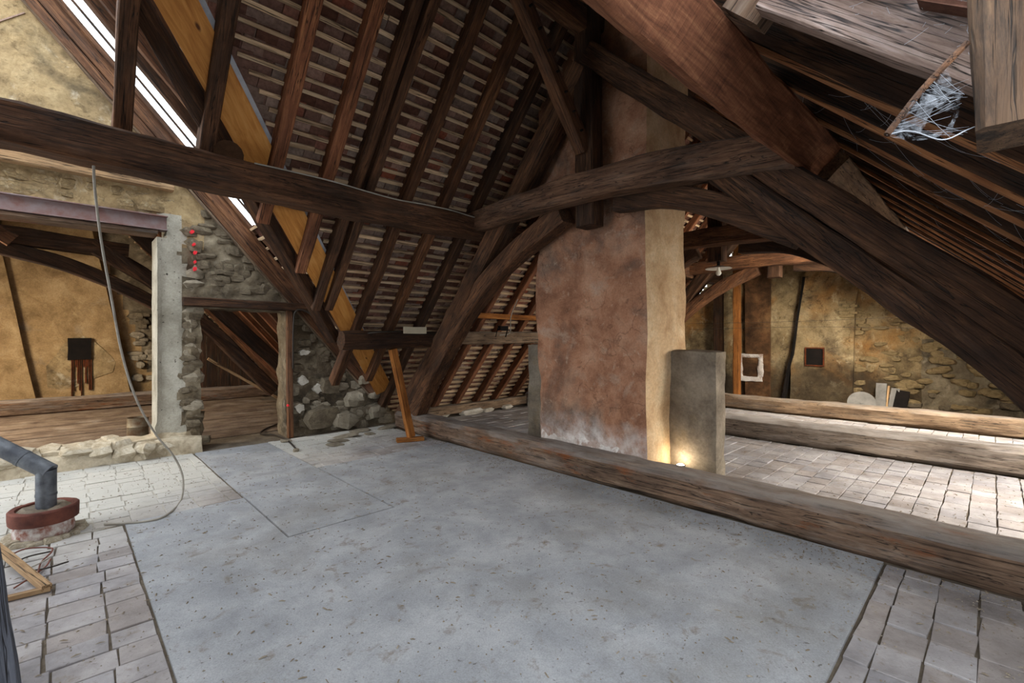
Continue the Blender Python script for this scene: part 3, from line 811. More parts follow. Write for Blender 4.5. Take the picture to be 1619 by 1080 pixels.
for (a, b, c, d) in ((NM[0]-.12, NM[1]+.1, NM[3], NM[3]+.1), (NM[0]-.12, NM[1]+.1, NM[2]-.12, NM[2]), (NM[0]-.13, NM[0], NM[2]-.02, NM[3]+.02), (NM[1], NM[1]+.1, NM[2]-.02, NM[3]+.02)):
    rough_box('niche_surround', (XF, a, c), (XF + .1, b, d), 'effl', wr, seg=.05, amp=.025, scale=5)
rough_box('niche_door', (XF + .03, NM[0]-.02, NM[2]-.02), (XF + .07, NM[1]+.02, NM[3]+.02), 'flue_dark', wr, seg=.2, amp=.005)
NM = NICH[1]; XF = XG - .175
for (a, b, c, d) in ((NM[0]-.03, NM[1]+.03, NM[3], NM[3]+.03), (NM[0]-.03, NM[1]+.03, NM[2]-.03, NM[2]), (NM[0]-.03, NM[0], NM[2], NM[3]), (NM[1], NM[1]+.03, NM[2], NM[3])):
    rough_box('niche_frame', (XF, a, c), (XF + .06, b, d), 'rust', wr, seg=.2, amp=.003)
rough_box('niche_door', (XF + .02, NM[0], NM[2]), (XF + .07, NM[1], NM[3]), 'soot', wr, seg=.2, amp=.003)
for k in range(5):
    for j in range(2):
        p = gp(1333 + j*12 + (k % 2)*5, 478 + k*5.5, .16)
        rough_box('brick', (XG - .19, p.y - .07, p.z - .032), (XG - .02, p.y + .07, p.z + .030), 'far_rub', wr, seg=.2, amp=.012)
for k in range(130):
    px, py = rs.uniform(1350, 1612), rs.uniform(490, 655)
    p = gp(px, py)
    if p.z > ZR2 + TR*p.y - .3: continue
    random.seed(k); stone((XG + .02, p.y, p.z), (.13, rs.uniform(.1, .28), rs.uniform(.06, .13)), 'stone_dark' if py > 625 and rs.random() < .5 else 'far_rub', wr)
beam('wall_stud', [(XG - .45, gp(1165, 600).y * .96, 0), (XG - .45, gp(1165, 600).y * .96, 3.5)], .14, .13, 'pine', up=(1, 0, 0), parent=wr, rough=.006)
beam('wall_stud', [(XG - .2, 4.55, 0), (XG - .2, 4.55, 2.6)], .2, .13, 'oak_black', up=(1, 0, 0), parent=wr, rough=.01)

# ------------------------------------------------------------------ chimney
ch = tag(empty('chimney', (4.15, 2.37, 0)), 'massive square chimney stack in cracked reddish plaster rising behind the floor beam', 'chimney')
def lean_ch(p):
    bulge = -.03 * math.sin(min(1, p.z / 4.5) * 3.1)
    return p + Vector((bulge, 0, 0)) + Vector((0, .035 * noise.noise(Vector((0, 1, p.z * .9))), 0)) * (1 if p.y < 3 else -1)
stack = rough_box('stack', (4.15, 2.37, .02), (5.02, 3.82, 5.6), 'chimney', ch, seg=.07, amp=.035, scale=1.6, lean=lean_ch)
stack.data.materials.append(M['chimney_lit_side'])
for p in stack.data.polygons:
    if p.normal.y < -.6: p.material_index = 1  # right face painted lighter, its light put into the colour
pr = rough_box('pier', (4.60, 1.88, .02), (4.84, 2.42, 1.31), 'pier', ch, seg=.05, amp=.02, scale=3, seed=3); pr['label'] = 'grey cement pier on the sunny right side'
pl_ = rough_box('pier', (4.60, 3.80, .02), (4.84, 4.46, 1.35), 'pier', ch, seg=.05, amp=.02, scale=3, seed=8); pl_['label'] = 'pale cement pier on the shaded left side'
# crusted white bloom along the foot of the stack
bm = bmesh.new(); n = 34; rows = 9; V = {}
for i in range(n + 1):
    y = 2.50 + 1.28 * i / n
    top = .16 + .22 * abs(noise.noise(Vector((y*3, 1, 4)))) + .12 * noise.noise(Vector((y*9, 3, 1))) + .14 * math.sin((y - 2.4) * 2.2)
    for j in range(rows + 1):
        z = .05 + (top + .12) * j / rows
        V[i, j] = bm.verts.new(lean_ch(Vector((4.15 - .022 * (1 - (j/rows)**3) - .012*noise.noise(Vector((y*14, z*14, 2))) - .004 + .03*(j/rows)**2, y, z))) - ch.location)
for i in range(n):
    for j in range(rows): bm.faces.new((V[i, j], V[i+1, j], V[i+1, j+1], V[i, j+1]))
bmesh.ops.recalc_face_normals(bm, faces=bm.faces[:])
e = from_bm('white_bloom', bm, 'effl', ch, smooth=True); e['label'] = 'crumbly white salt bloom at the foot'

# ------------------------------------------------------------------ trusses
def truss(X, label, first=False, mats=('oak', 'oak_grey')):
    t = tag(empty('roof_truss', (X, 2.95, 0)), label, 'truss', 'roof trusses')
    A, G = mats
    beam('king_post', [(X, 2.93, 2.60), (X, 2.95, 4.95)], .23, .2, 'oak_black' if first else A, up=(1, 0, 0), parent=t)
    beam('collar_beam', [(X - .17, 4.62, 2.90), (X - .2, 3.3, 2.94), (X - .16, 2.2, 2.93), (X - .03, 1.0, 2.83)], .2, .27, 'oak_mid' if first else 'oak_red', parent=t, rough=.02, ends=(.9, 1.1))
    lc = lambda y: 1.158 * (6.71 - y)
    beam('principal_rafter', [(X, 6.62, .16), (X, 5.0, lc(5.0) - .03), (X, 3.0, lc(3.0))], .24, .24, A, up=(0, 1, 1), parent=t, rough=.02)
    rc = lambda y: 1.62 + .95 * y
    beam('principal_rafter', [(X, -1.45, rc(-1.45)), (X, .3, rc(.3) - .0), (X, 2.9, rc(2.9))], .24, .22, 'oak_black', up=(0, -1, 1), parent=t, rough=.02)
    s1 = beam('curved_strut', [(X, 3.25, 2.80), (X, 4.2, 2.36), (X, 4.95, 1.78), (X, 5.62, 1.06), (X, 6.2, .28)], .22, .23, 'oak' if first else 'oak_red', up=(0, 1, 1), parent=t, rough=.02)
    beam('curved_strut', [(X, 1.62, 2.84), (X, .97, 2.25), (X, .43, 1.72), (X, -.12, 1.19), (X, -.8, .30)], .22, .20, 'oak_black', up=(0, -1, 1), parent=t, rough=.022)
    beam('diagonal_brace', [(X + .02, 2.60, 2.79), (X + .02, 1.9, 2.68), (X + .02, 1.0, 2.20)], .16, .2, 'oak_black', parent=t, rough=.012)
    return t
t1 = truss(3.95, 'nearest oak truss, its grey collar beam crossing in front of the chimney', True)
beam('ridge_brace', [(3.87, 2.95, 3.38), (2.85, 2.95, 4.62)], .13, .16, 'oak_red', up=(0, 0, 1), parent=t1)
for k in range(7):
    f = .12 + k * .12
    o = tube('peg', [Vector((3.87, 2.86, 3.38)).lerp(Vector((2.85, 2.86, 4.62)), f), Vector((3.87, 3.03, 3.38)).lerp(Vector((2.85, 3.03, 4.62)), f)], .012, 'soot', t1, n=6)
t2 = truss(7.20, 'middle oak truss with the enamel lamp hanging by its king post')
t3 = truss(9.90, 'far oak truss of reddish timbers in front of the gable wall')
def tie(X, w, h, mat, label, y0=-2.1, y1=6.9, bow=0):
    return tag(beam('tie_beam', [(X, y0, h/2 - .01), (X + bow, (y0+y1)/2, h/2), (X, y1, h/2 - .005)], w, h, mat, rough=.02, ch=.35, seg=.09), label, 'beam', 'tie beams on the floor')
tie(3.95, .33, .27, 'oak_grey', 'nearest dusty floor beam running in front of the chimney foot', y1=6.6)
tie(7.22, .35, .30, 'oak_weathered', 'middle floor beam with a gnarled pale face, behind the first')
tie(9.92, .33, .27, 'oak_pale', 'farthest floor beam, smooth and tan, before the gable wall')

# ------------------------------------------------------------------ purlins and ridge
tag(beam('purlin', [(-1.6, 4.60, 2.93), (1.2, 4.6, 2.83), (4.05, 4.62, 2.84)], .25, .28, 'oak', rough=.02, seg=.1), 'long dark purlin crossing the upper left of the attic under the rafters', 'beam')
tag(beam('purlin', [(4.1, 4.62, 2.84), (7.2, 4.62, 2.84), (11.4, 4.62, 2.84)], .22, .24, 'oak', rough=.016), 'upper purlin continuing behind the chimney towards the gable', 'beam')
lp = tag(beam('purlin', [(2.52, 5.72, 1.40), (4.0, 5.72, 1.42)], .24, .22, 'oak_black', up=nl, rough=.02, ch=.6, seg=.08), 'short round purlin ending above the leaning pine prop', 'beam')
tag(beam('purlin', [(4.02, 5.72, 1.44), (11.4, 5.72, 1.44)], .2, .2, 'oak_pale', rough=.012), 'squared tan lower purlin between the truss and the chimney', 'beam')
tag(beam('rail', [(4.2, 5.66, 1.80), (7.1, 5.64, 1.78)], .05, .085, 'pine', rough=.003), 'thin orange pine rail nailed above the tan purlin', 'board')
for a, b in ((1.2, 4.22),):
    tag(beam('purlin', [(a, .985, 2.84), (2.6, .985, 2.85), (b, .965, 2.85)], .22, .28, 'sawn', up=nr, rough=.016, seg=.07), 'thick saw-marked reddish purlin overhead right of the king post', 'beam')
tag(beam('purlin', [(4.24, .9, 2.80), (11.4, .9, 2.80)], .22, .22, 'oak_pale', up=nr, rough=.012), 'squared upper right purlin beyond the nearest truss', 'beam')
tag(beam('ridge_beam', [(-.3, 2.97, 4.72), (3.9, 2.97, 4.72)], .16, .22, 'oak_red', rough=.01), 'ridge beam meeting the top of the nearest king post', 'beam')
tag(beam('ridge_beam', [(4.0, 2.97, 4.80), (11.4, 2.97, 4.80)], .16, .2, 'oak', rough=.01), 'ridge beam beyond the chimney running to the gable', 'beam')
tag(beam('wall_plate', [(4.3, 6.92, .12), (7.2, 6.94, .12)], .16, .16, 'oak_pale', rough=.012), 'low tan wall plate at the foot of the rafters left of the chimney', 'beam')

# ------------------------------------------------------------------ rafters of the big slope
def raft_left(x, y0, y1, w=.11, d=.14, mat='rafter', tilt=0.0):
    a = Vector((x, y0, TL*(YL - y0))) + nl * d/2; b = Vector((x + tilt, y1, TL*(YL - y1))) + nl * d/2
    return beam('rafter', [a, b], w, d, mat, up=nl, rough=.008, seg=.18)
G1 = 'rafters of the tiled slope'
spec = [  # photograph x,y near the purlin, x,y of its lower end (None: runs to the eave), look
    (193, 215, (190, 238), 'oak', 'leftmost rafter, standing alone in front of the skylight and ending on the purlin'),
    (328, 240, (318, 262), 'oak', 'second rafter from the left, ending on the purlin beside the log end'),
    (433, 283, (404, 352), 'rafter', 'third rafter from the left, its stub end just below the purlin'),
    (515, 300, (467, 432), 'rafter', 'fourth rafter from the left, orange brown, its foot over the yellow board'),
    (560, 310, (512, 492), 'oak', 'left timber of the doubled rafter, weathered grey streaks'),
    (583, 310, (531, 492), 'oak', 'right timber of the doubled rafter, dark'),
    (645, 320, (526, 610), 'oak_red', 'fifth rafter position, cut foot hanging over the rubble wall'),
    (701, 333, (569, 604), 'oak_red', 'rafter right of the cut one, its foot by the wall top stone'),
    (750, 343, None, 'oak', 'last rafter left of the nearest truss')]
for (px, py, end, mat, lab) in spec:
    p = at(px, py, slope='left'); y1 = at(*end, slope='left').y if end else 7.2
    tag(raft_left(p.x, YRIDGE - .02, y1, .115 if 'doubled' not in lab else .1, .15, mat), lab, 'rafter', G1)
nth = ['first', 'second', 'third', 'fourth', 'fifth', 'sixth', 'seventh', 'eighth', 'ninth', 'tenth', 'eleventh', 'twelfth', 'thirteenth', 'fourteenth']
for i in range(14):
    x = 4.42 + i * .5
    if 4.1 < x < 5.05: 
        o = raft_left(x, 3.95, 7.15, .09, .13, 'rafter')
    else: o = raft_left(x, YRIDGE + .02, 7.15, .09, .13, 'rafter')
    tag(o, f'{nth[i]} brown rafter beyond the nearest truss on the tiled slope, lit from the middle bay', 'rafter', 'rafters beyond the truss')
# right slope
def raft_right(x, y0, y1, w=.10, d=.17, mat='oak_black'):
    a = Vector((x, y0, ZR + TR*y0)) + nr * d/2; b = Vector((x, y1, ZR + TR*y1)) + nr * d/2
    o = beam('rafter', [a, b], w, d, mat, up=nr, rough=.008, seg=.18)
    q = beam('lit_edge_strip', [a - nr*(d/2 + .008), b - nr*(d/2 + .008)], w*.62, .022, 'rafter_lit', up=nr, rough=.004, seg=.3)  # added strip paints the lit underside; the dark rafter paints shaded sides
    q.parent = o; q.matrix_parent_inverse = Matrix.LocRotScale(o.location, o.rotation_euler, None).inverted(); q['label'] = 'added orange-brown strip painting the light on the lower edge'
    return o
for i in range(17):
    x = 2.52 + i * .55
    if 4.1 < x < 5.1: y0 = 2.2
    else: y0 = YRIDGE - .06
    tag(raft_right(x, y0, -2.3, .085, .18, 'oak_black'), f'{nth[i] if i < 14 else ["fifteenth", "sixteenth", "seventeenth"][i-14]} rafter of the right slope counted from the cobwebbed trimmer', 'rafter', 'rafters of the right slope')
# wing rafters
def raft_wing(y, x0, x1, w=.1, d=.15, mat='oak'):
    a = Vector((x0, y, TW*(XW - x0))) + nw * d/2; b = Vector((x1, y, TW*(XW - x1))) + nw * d/2
    return beam('rafter', [a, b], w, d, mat, up=nw, rough=.008, seg=.18)
for i, (y, mat, lab) in enumerate(((6.52, 'oak', 'short wing rafter below the skylight, between the deep trimmer and the next'),
        (6.02, 'oak', 'wing rafter at the near side of the skylight'), (5.72, 'oak_red', 'wing rafter with an orange edge just before the skylight'),
        (5.3, 'oak', 'wing rafter right of the orange-edged one'), (4.9, 'oak_black', 'dark wing rafter next to the valley timber'))):
    tag(raft_wing(y, XR + .1 if i else 1.85, y - 3.2 - .05, 0.09 if i != 2 else .06, .13, mat), lab, 'rafter', 'rafters of the wing')
for i in range(11):
    y = 7.75 + i * .52
    tag(raft_wing(y, XR + .05, 4.1, .085, .14, 'rafter' if i % 2 else 'oak_red'), f'{nth[i]} wing rafter beyond the door wall, seen through the openings', 'rafter', 'wing rafters beyond the wall')
def wdeep(x, k): return Vector((x, 7.085, TW*(XW2 - x))) - nw*k
wd = tag(empty('trimmer_rafter', (1.0, 7.0, 3.8)), 'deep reddish doubled timber along the top of the masonry wall, below the skylight strip', 'rafter')
beam('rafter_timber', [wdeep(XR - .3, .075), wdeep(3.85, .075)], .09, .15, 'oak_red', up=nw, parent=wd, rough=.006)
beam('rafter_timber', [wdeep(XR - .3, .20), wdeep(3.85, .20)], .075, .10, 'oak_red', up=nw, parent=wd, rough=.006)
beam('edge_lath', [wdeep(XR - .3, .262), wdeep(3.85, .262)], .05, .022, 'oak_pale', up=nw, parent=wd, rough=.003)
# valley
va = Vector((-.15, 3.05, TL*(YL - 3.05))); 
q0 = at(218, 0, slope='left'); q1 = at(532, 545, slope='left'); qq = q0 + (q0 - q1) * .35
tag(beam('valley_rafter', [qq + nl*.14, q1 + nl*.14], .13, .16, 'oak_black', up=nl + nw, rough=.012), 'dark valley rafter running down along the yellow board', 'beam')
b0 = at(279, 0, slope='left_tiles'); b1 = at(606, 615, slope='left_tiles')
tag(beam('valley_board', [b0 + (b0 - b1)*.3 - nl*.035, b1 - nl*.035], .27, .028, 'ply', up=nl, rough=.001, wob=0, ch=.05), 'wide yellow pine board lining the valley between the two roofs', 'board')
f0 = at(328, 20, slope='left_tiles'); f1 = at(618, 615, slope='left_tiles')
tag(beam('valley_flashing', [f0 + (f0 - f1)*.3 - nl*.012, f1 - nl*.012], .05, .006, 'lead', up=nl, rough=.002, wob=.006), 'thin pale metal strip along the right edge of the yellow board', 'flashing')
# wing purlin, seen as a log end
lg = tag(empty('log_purlin', at(362, 243, t=4.0)), 'round log end jutting out above the purlin beside the yellow board', 'log')
base = lg.location.copy()
tube('log', [base, base + Vector((.01, .15, .005)), base + Vector((.02, .38, .01))], .115, 'bark', lg, n=14, step=.2)
# timbers of the wing's own truss
wt = tag(empty('roof_truss', (1.0, 9.6, 0)), 'dark truss of the wing seen through the wide opening', 'truss', 'roof trusses')
yw = 9.6
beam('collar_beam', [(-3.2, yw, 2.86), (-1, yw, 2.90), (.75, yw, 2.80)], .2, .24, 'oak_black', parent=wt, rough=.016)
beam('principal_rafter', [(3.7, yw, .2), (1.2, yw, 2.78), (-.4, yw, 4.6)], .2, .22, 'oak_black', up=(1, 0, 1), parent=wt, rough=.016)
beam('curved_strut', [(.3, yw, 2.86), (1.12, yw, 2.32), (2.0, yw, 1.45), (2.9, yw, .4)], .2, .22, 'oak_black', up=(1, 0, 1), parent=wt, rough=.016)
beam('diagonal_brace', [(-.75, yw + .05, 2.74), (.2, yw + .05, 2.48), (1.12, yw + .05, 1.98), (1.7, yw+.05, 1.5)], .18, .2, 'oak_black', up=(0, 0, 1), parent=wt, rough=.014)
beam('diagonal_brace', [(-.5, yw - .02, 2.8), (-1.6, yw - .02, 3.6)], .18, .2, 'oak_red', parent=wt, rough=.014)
tag(beam('tie_beam', [(-4.5, 12.5, .13), (0, 12.5, .14), (3.7, 12.5, .13)], .3, .3, 'oak_grey', rough=.016, ch=.3), 'floor beam lying across the far end of the wing', 'beam', 'tie beams on the floor')
tag(beam('diagonal_plank', [(1.95, 10.2, 1.05), (3.3, 10.2, .1)], .05, .05, 'stick', rough=.003), 'thin pale lath slanting across the dark space behind the door', 'lath')
dp = tag(empty('plank_screen', (2.0, 12.9, 0)), 'dark plank screen in the shadow behind the low door', 'screen')
for k in range(8):
    x = 1.6 + k * .24
    beam('plank', [(x, 12.95, .05), (x, 12.95, min(2.0, TW*(XW - x) - .2))], .225, .03, 'oak_black', up=(0, 1, 0), parent=dp, rough=.004)

# ------------------------------------------------------------------ near timbers at the right, cobwebbed rod
tr = tag(empty('trimmer', (2.02, 0, 2.1)), 'bright weathered double trimmer overhead at the top right, strewn with cobwebs', 'beam')
def rp(x, y, k): return Vector((x, y, ZR + TR*y)) + nr * k
beam('trimmer_timber', [rp(2.02, .66, .10), rp(2.02, -1.3, .10)], .09, .20, 'oak_trim', up=nr, parent=tr, rough=.006, seg=.08)
beam('trimmer_timber', [rp(2.0, .66, .315), rp(2.0, -1.3, .315)], .10, .21, 'oak_trim', up=nr, parent=tr, rough=.006, seg=.08)
tag(beam('dormer_stub', [rp(2.1, .72, .5), rp(2.12, .74, -.02)], .12, .2, 'oak_grey', up=(0, 1, 0), rough=.012), 'short grey stub timber hanging at the left end of the bright trimmer', 'beam')
pp = at(1530, 225, t=1.08)
tag(beam('hanging_post', [(1.63, pp.y - .115, pp.z + .03), (1.63, pp.y - .115, 2.9)], .22, .22, 'oak_mottled', up=(1, 0, 0), rough=.014, seg=.06), 'short mottled post hanging at the top right corner, veiled in cobwebs', 'post')
r0, r1 = at(1529, 68, t=1.10), at(1402, 213, t=1.12)
tag(tube('cobweb_rod', [r0, r0.lerp(r1, .5) + Vector((.0, .006, .004)), r1], .0075, 'oak', n=8, step=.02), 'thin rusty rod slanting down from the hanging post, draped with cobweb', 'rod')
cw = tag(empty('cobweb', r1), 'torn white cobweb stretched between the rod and the hanging post', 'cobweb')
top = [r0.lerp(r1, f) for f in [i/12 for i in range(3, 13)]]
bot = [at(1527 + 6*math.sin(i), 150 + i*6, t=1.12) for i in range(10)]
low = [at(1402, 213, t=1.12), at(1440, 207, t=1.11), at(1490, 221, t=1.10), at(1530, 205, t=1.11), at(1562, 193, t=1.13)]
bm = bmesh.new(); VV = []
for i in range(10):
    row = []
    for j in range(9):
        p = top[i].lerp(bot[9 - i] if i < 0 else at(1524 - i*2, 140 + i*8, t=1.12), j/8) + Vector((.02*math.sin(j*.4 + i), 0, -.02*math.sin(math.pi*j/8)))
        row.append(bm.verts.new(p - r1))
    VV.append(row)
for i in range(9):
    for j in range(8):
        if 3 <= j <= 6 and 4 <= i <= 7: continue
        bm.faces.new((VV[i][j], VV[i+1][j], VV[i+1][j+1], VV[i][j+1]))
from_bm('web_sheet', bm, 'web', cw, smooth=True)
tube('web_strand', low, 0.0014, 'webthread', cw, n=5, step=.01)
rw = random.Random(4)
def strands(name, n, gen, parent, r=.00035):
    bm = bmesh.new(); off = rel(parent)
    for k in range(n):
        a, b = gen(k); m = (a + b)/2 + Vector((0, 0, -.04 * (a-b).length))
        path = smooth_path([a, m, b], 6); prev = None
        t = (b - a).normalized(); s = t.cross(Vector((.3, .2, .9))).normalized(); s2 = t.cross(s)
        for p in path:
            ring = [bm.verts.new(p - off + q * r) for q in (s, s2 * .8 - s * .5, -s2 * .8 - s * .5)]
            if prev:
                for q in range(3): bm.faces.new((prev[q], prev[(q+1) % 3], ring[(q+1) % 3], ring[q]))
            prev = ring
    return stuff(from_bm(name, bm, 'webthread', parent))
strands('web_threads', 22, lambda k: (r0.lerp(r1, rw.uniform(.3, 1)), at(rw.uniform(1500, 1540), rw.uniform(120, 225), t=1.11)), cw)
# cobweb tufts on the trimmer
TC = [(rw.uniform(-.25, .6), rw.uniform(.1, .55)) for i in range(34)]
def tuft(k):
    c = TC[rw.randrange(len(TC))]; y = c[0] + rw.gauss(0, .05); a = Vector((1.962 - rw.uniform(0, .01), y, 0)); a.z = (ZR + TR*y) + c[1] + rw.gauss(0, .035)
    return a, a + Vector((-.006, rw.gauss(0, .018), rw.gauss(0, .018)))
strands('web_tufts', 420, tuft, cw, .0006)
def rafterweb(k):
    x = 2.6 + rw.randrange(8)*.55; y = rw.uniform(-.4, .8)
    a = Vector((x, y, ZR + TR*y + rw.uniform(0, .06))); b = Vector((x + rw.choice((.1, .5)), y + rw.uniform(-.3, .3), 0)); b.z = ZR + TR*b.y + rw.uniform(-.03, .1)
    return a, b
tag(strands('rafter_cobwebs', 160, rafterweb, None, .0006), 'fine dusty cobwebs strung between the rafters of the right slope', 'cobweb')

# ------------------------------------------------------------------ near left post
tag(beam('leaning_timber', [(-.12, 1.82, 0), (-.225, 1.94, 1.10)], .15, .15, 'grey_wood', up=(1, 0, 0), rough=.012, seg=.06), 'blurred bluish grey timber standing at the lower left picture edge', 'post')

# ------------------------------------------------------------------ prop, lower purlin fittings
pt, pb = at(621, 552, t=6.32), at(650, 690, Z=.06)
pr_ = tag(beam('prop', [pb, pt], .10, .085, 'pine', up=(0, 1, 0), rough=.003), 'leaning orange pine prop standing under the end of the round purlin', 'prop')
tag(beam('foot_block', [(pb.x - .20, pb.y + .05, .028), (pb.x + .14, pb.y - .1, .028)], .12, .05, 'pine', rough=.003), 'small pine block under the foot of the leaning prop', 'block')
a, b = at(637, 522, Y=5.6), at(674, 522, Y=5.6)
tag(rough_box('card', (a.x, 5.585, a.z - .05), (b.x, 5.60, a.z + .05), 'paper', seg=.1, amp=.004), 'cream card leaning on top of the round purlin', 'card')
br = tag(empty('floodlight', at(793, 523, Y=5.55)), 'small dark floodlight fixed on the tan purlin left of the chimney', 'lamp')
rough_box('housing', br.location + Vector((-.09, -.07, -.0)), br.location + Vector((.09, .0, .08)), 'soot', br, seg=.05, amp=.004)
tube('bracket', [br.location + Vector((-.11, .02, -.1)), br.location + Vector((-.11, -.03, .04)), br.location + Vector((.11, -.03, .04)), br.location + Vector((.11, .02, -.1))], .01, 'soot', br, n=6, smoothp=False)
c0 = [at(853, 395, Y=5.0), at(838, 430, Y=5.3), at(820, 470, Y=5.45), at(808, 500, Y=5.5), at(806, 526, Y=5.58), at(790, 530, Y=5.58)]
tag(tube('cable', c0, .008, 'cable', n=6), 'pale cable hanging down the rafters to the floodlight left of the chimney', 'cable')

# small floor spot shining up the pier
so = at(1076, 735, X=4.50)
fs = tag(empty('floor_spot', so), 'small glowing spot lamp at the foot of the grey pier behind the floor beam', 'lamp')
lathe('spot_housing', [(.0, -.10), (.035, -.10), (.04, -.02), (.048, .0), (.044, .004), (.036, -.006)], 'soot', fs, n=18)
def glow():
    k = NT('glowing_lens', .3); k.b.inputs['Emission Color'].default_value = (1, .86, .62, 1); k.b.inputs['Emission Strength'].default_value = 6
    return k.m
M['glow'] = glow()
lathe('lens', [(.0, .012), (.02, .01), (.038, -.002), (.036, -.006), (0, -.006)], 'glow', fs, n=18)
pl = bpy.data.lights.new('spot_glow', 'POINT'); pl.energy = 1.1; pl.color = (1, .83, .58); pl.shadow_soft_size = .03
plo = bpy.data.objects.new('spot_glow', pl); C.objects.link(plo); plo.location = so + Vector((-.01, 0, .05))
# cables
hc = [at(148, 262, t=3.40), at(150, 300, t=3.42), at(160, 380, t=3.52), at(176, 470, t=3.66), at(193, 560, t=3.82), at(215, 630, t=3.98), at(245, 685, t=4.12), at(275, 722, t=4.2), at(289, 755, t=4.22), at(286, 790, t=4.14), at(262, 815, Z=.014), at(225, 825, Z=.014), at(165, 829, Z=.014)]
tag(tube('hanging_cable', hc, .0085, 'cable', n=8, step=.04), 'grey cable hanging from the long purlin and curling onto the floor', 'cable')
pc = [Vector((1.2 + i*.35, 4.47 + .012*math.sin(i*2), 2.965 + .012*math.sin(i*1.3) - .004*i)) for i in range(9)]
tag(tube('purlin_cable', pc, .007, 'cable', n=6), 'thin pale cable stapled along the top edge of the long purlin', 'cable')
dc = [Vector((2.38, 7.0, 1.0)), Vector((2.385, 7.0, 1.6)), Vector((2.42, 6.98, 1.83)), Vector((2.6, 6.97, 1.80)), Vector((2.75, 6.9, 1.6)), Vector((2.9, 6.7, 1.38)), Vector((2.85, 5.62, 1.50)), Vector((3.3, 5.6, 1.53))]
tag(tube('dark_cable', dc, .012, 'cable_dark', n=6), 'dark cable running up the door post and across to the round purlin', 'cable')
fc_ = [at(470, 712, Z=.014), at(455, 697, Z=.014), at(435, 688, Z=.014), at(412, 686, Z=.014), at(420, 678, Z=.014), at(440, 670, Z=.014)]
tag(tube('floor_cable', fc_, .011, 'cable_dark', n=6), 'dark cable looped on the floor in the low doorway', 'cable')
for i, (y, z) in enumerate(((512, 'upper'), (521, 'lower'))):
    tag(tube('wire', [at(1089, y, X=8.8), at(1270, y - 4, X=8.8), at(1450, y - 12 + i*10, X=8.8)], .0028, 'cable_dark', n=5, step=.3), f'{z} of two thin wires strung across the bay before the gable wall', 'wire')

# ------------------------------------------------------------------ stove pipe and flue collar
cc = at(70, 846, Z=0)
fl = tag(empty('flue_collar', cc), 'round red terracotta flue collar standing on the floor at the left', 'flue')
lathe('rim', [(.15, .11), (.186, .115), (.192, .15), (.19, .205), (.18, .215), (.155, .212), (.145, .19), (.09, .18), (.0, .18)], 'terracotta', fl, n=40, jag=.03)
o = lathe('lower_ring', [(.162, .0), (.165, .05), (.160, .125), (.14, .125)], 'whitewash', fl, n=40, jag=.04); o['label'] = 'lower ring crusted with white lime'
lathe('mortar_fill', [(.15, .19), (.11, .215), (.06, .205), (.0, .2)], 'pier', fl, n=24, jag=.15)
for k in range(16):
    a = k * .41; stone(cc + Vector((.19*math.cos(a), .19*math.sin(a), .0)), (rs.uniform(.05, .12), rs.uniform(.05, .1), rs.uniform(.03, .08)), 'plinth', fl, name='mortar_lump')
sp = tag(empty('stove_pipe', cc + Vector((0, 0, .2))), 'grey metal stove pipe with an elbow rising out of the terracotta collar', 'pipe')
tz = at(70, 752, t=cc.dot(F)).z
e0 = cc + Vector((.01, 0, .18)); e1 = Vector((cc.x + .01, cc.y, tz + .04)); e2 = at(-70, 672, t=e1.dot(F) * .97); e2 = e1 + (e2 - e1) * 2.3
tube('vertical_pipe', [e0, e1], .058, 'zinc', sp, n=24, step=.1)
tube('sloping_pipe', [e1 + (e2 - e1).normalized() * -.03 + Vector((0, 0, -.0)), e2], .058, 'zinc', sp, n=24, step=.2)
tube('seam_collar', [e1 + (e2-e1).normalized()*.16, e1 + (e2-e1).normalized()*.185], .061, 'zinc', sp, n=24, step=.05)
tube('seam_collar', [e0 + Vector((0, 0, .11)), e0 + Vector((0, 0, .125))], .061, 'zinc', sp, n=24, step=.05)

# ------------------------------------------------------------------ small things
s0 = at(75, 928, Z=.03)
tag(beam('wood_strip', [at(-25, 852, Z=.10), s0], .045, .035, 'stick', rough=.003), 'longer of two pale wood strips lying at the lower left, by the terracotta collar', 'stick')
tag(beam('wood_strip', [at(5, 948, Z=.015), at(80, 930, Z=.015)], .035, .025, 'stick', rough=.003), 'shorter of two pale wood strips, its tip under the longer one', 'stick')
wsets = [[(12, 880), (40, 868), (78, 866), (82, 872), (66, 888), (60, 905)], [(18, 892), (45, 880), (80, 872)], [(30, 906), (60, 892), (78, 882)], [(22, 930), (50, 912), (72, 896), (80, 884)], [(40, 904), (75, 898), (108, 888)]]
wt_ = tag(empty('wire_tangle', at(55, 885, Z=0)), 'loose tangle of thin old wires on the tiles beside the wood strips', 'wire')
for i, ws in enumerate(wsets):
    tube('wire', [at(x, y, Z=.012 + .015*(j % 2)) for j, (x, y) in enumerate(ws)], .005, ('cable_red', 'cable_dark', 'cable')[i % 3], wt_, n=5, step=.02)
bk = tag(empty('tin_can', at(218, 690, Z=.01)), 'rusty tin can standing in the wing behind the broken sill', 'can')
lathe('can_body', [(.125, 0), (.128, .01), (.125, .14), (.131, .15), (.125, .16), (.125, .27), (.129, .28), (.118, .275), (.118, .02), (0, .02)], 'can', bk, n=28)
lm = tag(empty('pendant_lamp', at(1136, 424, X=7.05)), 'white enamel plate lamp with a bare bulb hanging by the middle truss', 'lamp')
lathe('shade', [(.02, .035), (.05, .03), (.17, .0), (.185, -.008), (.183, -.012), (.16, -.006), (.04, .012), (.0, .012)], 'enamel', lm, n=32)
lathe('bulb', [(.0, -.115), (.02, -.112), (.038, -.09), (.04, -.07), (.03, -.04), (.018, -.02), (.018, .01)], 'bulb', lm, n=16)
